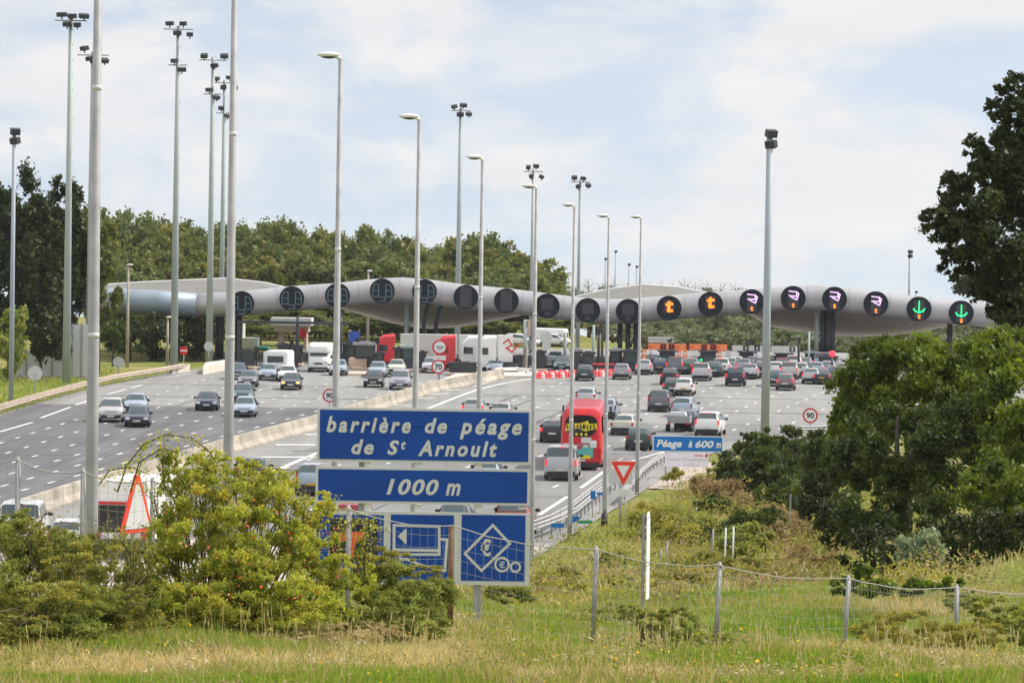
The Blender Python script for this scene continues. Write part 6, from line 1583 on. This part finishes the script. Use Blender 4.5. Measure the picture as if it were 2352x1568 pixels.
# foreground bushes
def arcs(root, loc, px, mt, n, size, w=.014):
    """an arching shoot with loose leaves along it"""
    pts = [P(*p) - loc for p in px]; mb = MB(); mb.tube(pts, [w] * (len(pts) - 1) + [w * .4], 5); mb.build('stem', M['twig'], root)
    ts = RNG.uniform(0, len(pts) - 1.001, n); C = []
    for t in ts:
        i = int(t); q = pts[i].lerp(pts[i + 1], t - i); C.append((q.x, q.y, q.z))
    C = np.array(C) + RNG.normal(size=(n, 3)) * .055
    link('foliage', leaf_mesh('foliage', C, size, mt, RNG.uniform(0, 1, n), .5), root)
rb = plant('rose_bush', 'large sprawling yellow green rose bush with orange hips in front of the big sign', 'bush',
      [(520,1170,62.5,125,95),(430,1110,63,75,60),(385,1070,63,28,45),(600,1150,63,80,66),(670,1230,62.5,100,90),(500,1320,62,160,110),(565,1300,61.6,90,80),(620,1370,61.5,160,100),(715,1285,62,70,85),(380,1230,62.5,55,110),(560,1440,61,120,50),(440,1240,62,100,90),(790,1330,62,70,50),(700,1400,61,110,60),(440,1400,61,100,70),(350,1350,62,60,90),(560,1090,63,60,36),(480,1060,63,50,32),(640,1110,63,50,30),(720,1170,63,60,40)],
      M['leafrose'], 150000, .046, K=54, cs=(.06,.20), shell=(.10,1.15), trunk=False, stems=110)
lo = rb.location
C, tt = clump_points([(tuple(P(X, Y, d) - lo), (rx / S(d), rx / S(d) * .8, ry / S(d))) for X, Y, d, rx, ry in ((600,1260,61.2,190,120),(500,1200,61.5,130,90),(780,1270,61.2,80,60),(560,1380,60.5,150,60))], 300, 60, (.04, .09), (.8, 1.1))
prop(link('rose_hips', leaf_mesh('rose_hips', C, .030, M['hip'], tt, .9), rb), kind='stuff')
arcs(rb, lo, [(270,1130,63),(290,1070,63),(330,1020,63),(380,998,63),(440,1005,63),(480,1035,63),(505,1075,63)], M['leafrose'], 260, .062)
arcs(rb, lo, [(380,1120,63),(372,1060,63),(378,1010,63)], M['leafrose'], 160, .05)
arcs(rb, lo, [(300,1130,63),(320,1060,63),(370,1030,63),(430,1040,63)], M['leafrose'], 200, .05)
for k_ in range(60):
    X0_ = random.uniform(340, 860); Y0_ = 1100 + abs(X0_ - 500) * .45; dx_ = random.uniform(-60, 60); hh_ = random.uniform(40, 95)
    arcs(rb, lo, [(X0_, Y0_ + 70, 62.5), (X0_ + dx_ * .3, Y0_ + 20 - hh_ * .4, 62.5), (X0_ + dx_, Y0_ - hh_ * .75, 62.5)], M['leafrose'], 60, .045, .007)
arcs(rb, lo, [(640,1180,63),(650,1130,63),(690,1098,63)], M['leafrose'], 90, .045)
arcs(rb, lo, [(540,1110,66),(560,1085,66),(620,1075,66),(680,1080,66)], M['leafrose'], 90, .055)
arcs(rb, lo, [(760,1240,65),(800,1200,65),(850,1195,65),(875,1215,65)], M['leafrose'], 120, .055)
arcs(rb, lo, [(230,1110,66),(250,1080,66),(300,1072,66),(350,1092,66)], M['leafrose'], 120, .055)
lb_ = plant('shrub', 'dense green thicket in the lower left corner', 'bush',
      [(60,1290,60,110,90),(20,1210,61,70,50),(150,1310,61,100,80),(90,1400,58,160,80),(230,1390,59,120,80),(10,1390,58,80,100),(300,1370,61,70,70),(120,1450,57,140,50),(300,1440,60,90,45),(20,1460,57,90,45),(110,1250,61,60,50),(190,1260,61,50,40)],
      M['leafgreen'], 140000, .042, K=54, cs=(.06,.20), shell=(.10,1.15), trunk=False, stems=40)
for k_ in range(40):
    X0_ = random.uniform(0, 340); Y0_ = 1240 + X0_ * .1
    arcs(lb_, lb_.location, [(X0_, Y0_ + 60, 60), (X0_ + random.uniform(-12, 12), Y0_, 60), (X0_ + random.uniform(-40, 40), Y0_ - random.uniform(30, 80), 60)], M['leafgreen'], 50, .04, .006)
arcs(lb_, lb_.location, [(20,1330,60),(60,1240,60),(110,1170,60)], M['leafgreen'], 60, .05)
plant('shrub', 'yellow green weeds with dry stems covering the lower left thicket', 'shrub', [(200,1300,59.5,110,50),(60,1230,60.5,70,36),(280,1400,59,90,60),(120,1380,57.5,120,50),(330,1300,60.5,40,50),(40,1440,56.5,80,40)], M['leafolive'], 42000, .036, K=60, cs=(.05,.16), shell=(.3,1.15), trunk=False, stems=50)
plant('shrub', 'tangle of dry yellow grass at the foot of the rose bush', 'shrub', [(360,1470,60,110,30),(560,1480,60,120,26),(760,1460,60.5,110,30),(880,1450,61,70,28)], leafmat('dry_tangle', (.28,.22,.09), (.62,.52,.26), .25), 16000, .07, K=70, cs=(.04,.13), shell=(.1,1.1), trunk=False, ratio=.12)
plant('shrub', 'thin grey weeds behind the left fence below the warning triangle', 'shrub', [(200,1270,63,60,40),(150,1240,64,50,30),(290,1270,64,40,60)], M['leafolive'], 3600, .045, K=30, trunk=False)
plant('shrub', 'dark green broom bush in front of the big sign', 'bush', [(890,1340,63,90,55),(960,1375,62.5,90,50),(880,1410,62,110,55),(970,1430,61.5,80,35),(1010,1345,63,40,25)], M['leafgreen'], 60000, .038, K=36, cs=(.10,.26), trunk=False, stems=24)
plant('shrub', 'light green shoots covering the card panel of the big sign', 'shrub', [(890,1290,63,70,34),(830,1300,63,40,40),(970,1310,63,50,20)], M['leafolive'], 14000, .034, K=30, cs=(.08,.2), trunk=False)
plant('bramble', 'trailing bramble in front of the wire fence, right of the edge-on sign', 'bramble', [(1560,1430,65,60,40),(1500,1420,65.5,50,28),(1640,1470,64.5,60,20),(1540,1490,63.5,60,26),(1450,1400,66,40,14)], M['leafgreen'], 10000, .045, K=30, cs=(.08,.22), trunk=False, stems=26)
plant('shrub', 'brownish weeds right of the leaning fence post', 'shrub', [(2080,1440,68,90,40),(2160,1460,67,90,40),(2010,1450,69,60,30),(2240,1450,68,70,36)], M['leafolive'], 20000, .042, K=40, cs=(.08,.22), trunk=False)
plant('shrub', 'green weeds behind the fence at the right edge', 'shrub', [(2290,1400,74,80,36),(2220,1380,78,60,24),(2340,1440,70,60,40)], M['leafgreen'], 13000, .055, K=40, cs=(.08,.22), trunk=False)
plant('shrub', 'dark low plants between the fence posts right of the edge-on sign', 'shrub', [(1400,1400,80,70,22),(1330,1420,76,50,18)], M['leafgreen'], 5000, .05, K=30, trunk=False)

# ------------------------------------------------------------------ grass
def vnoise(x, y, s, seed):
    r = np.random.default_rng(seed); A = r.random((64, 64)); u, v = x / s + 31.7, y / s + 17.3
    i, j = np.floor(u).astype(int), np.floor(v).astype(int); fu, fv = sstep(u - i), sstep(v - j)
    a = A[i % 64, j % 64] * (1 - fu) + A[(i + 1) % 64, j % 64] * fu; b = A[i % 64, (j + 1) % 64] * (1 - fu) + A[(i + 1) % 64, (j + 1) % 64] * fu
    return a * (1 - fv) + b * fv
def grass(label, n, y0, y1, hmin, hmax, width, dry, seed, xw=.15, xr=None):
    r = np.random.default_rng(seed)
    y = np.sqrt(r.uniform(y0 ** 2, y1 ** 2, n)) if xr is None else r.uniform(y0, y1, n)
    x = r.uniform(-xw, xw, n) * y if xr is None else r.uniform(xr[0], xr[1], n)
    z = T(x, y); keep = (z > road_z(y) + .02) & (x < 60)
    x, y, z = x[keep], y[keep], z[keep]; n = len(x)
    nz = .6 * vnoise(x, y, 3.0, seed) + .4 * vnoise(x, y, .8, seed + 1)
    h = hmin + (hmax - hmin) * r.random(n) ** 2 * (.4 + nz)
    d = dry(x, y) if callable(dry) else dry
    tint = np.clip(d + (nz - .5) * .75 + r.normal(size=n) * .17 + (h > hmax * .6) * .15, 0, 1)
    a = r.uniform(0, 6.28, n); lean = h * r.uniform(.1, .6, n); w = width * r.uniform(.6, 1.3, n)
    b = r.uniform(0, 6.28, n); dx, dy = np.cos(b) * w / 2, np.sin(b) * w / 2
    V = np.empty((n, 4, 3)); bx, by = np.cos(a) * lean, np.sin(a) * lean
    V[:, 0] = np.stack([x - dx, y - dy, z - .03], 1); V[:, 1] = np.stack([x + dx, y + dy, z - .03], 1)
    V[:, 2] = np.stack([x + bx * .45 + dx * .6, y + by * .45 + dy * .6, z + h * .6], 1); V[:, 3] = np.stack([x + bx, y + by, z + h], 1)
    o = link('grass', np_mesh('grass', V.reshape(-1, 3), 4, M['grass'], tint)); return prop(o, label, 'grass', kind='stuff')
def dry_near(x, y):
    # a fresh green strip along the inside of the fence, straw towards the camera
    g = np.exp(-((y - 76) / 7.5) ** 2) * sstep((x + 1.5) / 3) * sstep((9.5 - x) / 3); p = np.exp(-((x + 1.5) / 3.5) ** 2) * np.exp(-((y - 56) / 6) ** 2)
    w = (vnoise(x, y, 2.3, 5) - .5) * .7; return .44 + w - (.42 + w) * np.minimum(1, g * 1.3) + .1 * p
grass('long mixed green and straw grass in the foreground', 320000, 38, 67, .06, .30, .011, dry_near, 21)
grass('fresh green grass just behind the fence', 160000, 66, 92, .06, .26, .016, dry_near, 31, xr=(-11, 15))
grass('dry rough grass on the bank beside the motorway', 150000, 92, 215, .10, .45, .028, .62, 41, xr=(-8, 34))
grass('rough grass on the left verge', 26000, 255, 345, .15, .5, .08, .5, 51, xr=(-60, -37.6)) if False else None
gxv = RNG.uniform(-58, -37.2, 30000); gyv = RNG.uniform(250, 348, 30000); ok = gxv < np.interp(gyv, [250, 268, 312, 335, 348], [-38.6, -38.2, -36.6, -34.4, -37])
gxv, gyv = gxv[ok], gyv[ok]; C = np.stack([gxv, gyv, road_z(gyv) + RNG.uniform(0, .35, len(gxv))], 1)
prop(link('grass', leaf_mesh('grass', C, .3, M['grass'], np.clip(RNG.normal(.45, .2, len(C)), 0, 1), .25)), 'rough grass on the left verge behind the guard rail', 'grass', kind='stuff')
# tall dry stalks and small yellow flowers
r_ = np.random.default_rng(9); n = 1500
sy = np.sqrt(r_.uniform(46 ** 2, 74 ** 2, n)); sx = r_.uniform(-.15, .15, n) * sy; pick = (vnoise(sx, sy, 1.6, 77) > .52); sx, sy = sx[pick], sy[pick]; n = len(sx)
sz = T(sx, sy); hh = r_.uniform(.3, .75, n); aa = r_.uniform(0, 6.28, n); ln = r_.uniform(.05, .4, n) * hh
V = np.empty((n, 4, 3)); V[:, 0] = np.stack([sx - .004, sy, sz], 1); V[:, 1] = np.stack([sx + .006, sy, sz], 1)
V[:, 2] = np.stack([sx + np.cos(aa) * ln + .004, sy + np.sin(aa) * ln, sz + hh], 1); V[:, 3] = np.stack([sx + np.cos(aa) * ln - .004, sy + np.sin(aa) * ln, sz + hh], 1)
H = np.empty((n, 4, 3)); tip = V[:, 2]; H[:, 0] = tip + [0, 0, -.14]; H[:, 1] = tip + [.009, 0, -.05]; H[:, 2] = tip + [0, 0, .05]; H[:, 3] = tip + [-.009, 0, -.05]
prop(link('grass_stalks', np_mesh('stalks', np.concatenate([V, H]).reshape(-1, 3), 4, M['grass'], np.full(2 * n, .9))), 'tall dry seed stalks standing above the foreground grass', 'grass', kind='stuff')
n = 420; fy = np.sqrt(r_.uniform(44 ** 2, 70 ** 2, n)); fx = r_.uniform(-.15, .15, n) * fy; fz = T(fx, fy) + r_.uniform(.25, .6, n)
M['flower'] = leafmat('flower_yellow', (.75, .42, .02), (.85, .62, .05), .3)
prop(link('wildflowers', leaf_mesh('flowers', np.stack([fx, fy, fz], 1), .035, M['flower'], r_.random(n), .9)), 'tiny yellow and orange wildflowers scattered through the foreground grass', 'wildflowers', kind='stuff')

# bare gravel patch by the small blue sign
mb = MB(); N1, N2 = 10, 8
c4 = [P(1490, 1135, 205), P(1650, 1125, 200), P(1640, 1082, 228), P(1520, 1080, 226)]
g_ = [[c4[0].lerp(c4[1], i / N1).lerp(c4[3].lerp(c4[2], i / N1), j / N2) for i in range(N1 + 1)] for j in range(N2 + 1)]
for j in range(N2):
    for i in range(N1): mb.poly([(q.x, q.y, Tz(q.x, q.y) + .04) for q in (g_[j][i], g_[j][i + 1], g_[j + 1][i + 1], g_[j + 1][i])], 0, True)
prop(mb.build('gravel_patch', mat('gravel', (.42, .36, .31), .9, var=.25, vscale=1.5)), kind='structure')
# thin summer haze in the air
mb = MB(); mb.box((0, 560, 40), (1900, 1760, 110)); hz = mb.build('haze', bpy.data.materials.new('haze')); prop(hz, kind='stuff')
hz['label'] = 'thin pale summer haze over the motorway'; hz['category'] = 'haze'
hm = hz.data.materials[0]; hm.use_nodes = True; hm.node_tree.nodes.clear()
ho = hm.node_tree.nodes.new('ShaderNodeOutputMaterial'); hv = hm.node_tree.nodes.new('ShaderNodeVolumePrincipled')
hv.inputs['Color'].default_value = (.9, .93, 1, 1); hv.inputs['Density'].default_value = 0.00006; hv.inputs['Anisotropy'].default_value = 0.2
hm.node_tree.links.new(hv.outputs[0], ho.inputs['Volume'])

# rough weeds over the bank
def weeds(label, n, mt, seed, size, yr=(88, 215), rr=(.25, .8)):
    r = np.random.default_rng(seed); Cs, Ts = [], []
    k = 0
    while k < n:
        y = math.sqrt(r.uniform(yr[0] ** 2, yr[1] ** 2)); x = r.uniform(-.02, .13) * y
        if x < float(xedge(y)) + 3 or vnoise(np.array([x]), np.array([y]), 5.0, seed)[0] < .5: 
            if r.random() < .97: continue
            if x < float(xedge(y)) + 3: continue
        q = r.uniform(*rr) * (1 + y / 200); z = Tz(x, y); m = int(r.integers(40, 120))
        c = r.normal(size=(m, 3)) * np.array([q * .5, q * .5, q * .4]); c[:, 2] = np.abs(c[:, 2])
        Cs.append(c + [x, y, z]); Ts.append(np.clip(r.uniform(.1, .9) + r.normal(size=m) * .2, 0, 1)); k += 1
    C = np.vstack(Cs)
    return prop(link('weeds', leaf_mesh('weeds', C, size, mt, np.concatenate(Ts), .4)), label, 'weeds', kind='stuff')
weeds('olive weeds scattered over the bank beside the motorway', 420, M['leafolive'], 61, .13)
weeds('brown dry weeds scattered over the bank beside the motorway', 260, M['leafrust'], 62, .13)
weeds('green weeds scattered over the bank beside the motorway', 300, M['leafgreen'], 63, .13)

weeds('low leafy weeds scattered through the foreground grass', 380, M['leafgreen'], 64, .04, yr=(40, 70), rr=(.08, .3)) if False else None
def weeds_near(label, n, mt, seed, size, zf=.35):
    r = np.random.default_rng(seed); Cs, Ts = [], []
    while len(Cs) < n:
        y = math.sqrt(r.uniform(41 ** 2, 74 ** 2)); x = r.uniform(-.15, .15) * y
        if vnoise(np.array([x]), np.array([y]), 1.8, seed)[0] < .48: continue
        q = r.uniform(.10, .38); z = Tz(x, y); m = int(r.integers(50, 150))
        c = r.normal(size=(m, 3)) * np.array([q * .55, q * .55, q * zf]); c[:, 2] = np.abs(c[:, 2]) + .03
        Cs.append(c + [x, y, z]); Ts.append(np.clip(r.uniform(.05, .95) + r.normal(size=m) * .18, 0, 1))
    return prop(link('weeds', leaf_mesh('weeds', np.vstack(Cs), size, mt, np.concatenate(Ts), .3)), label, 'weeds', kind='stuff')
weeds_near('low green leafy weeds scattered through the foreground grass', 620, M['leafgreen'], 71, .045, .6)
weeds_near('low olive weeds scattered through the foreground grass', 420, M['leafolive'], 72, .05, .6)
weeds_near('matted straw tufts scattered through the foreground grass', 420, leafmat('straw', (.34, .26, .13), (.60, .50, .28), .2), 73, .075, .45)
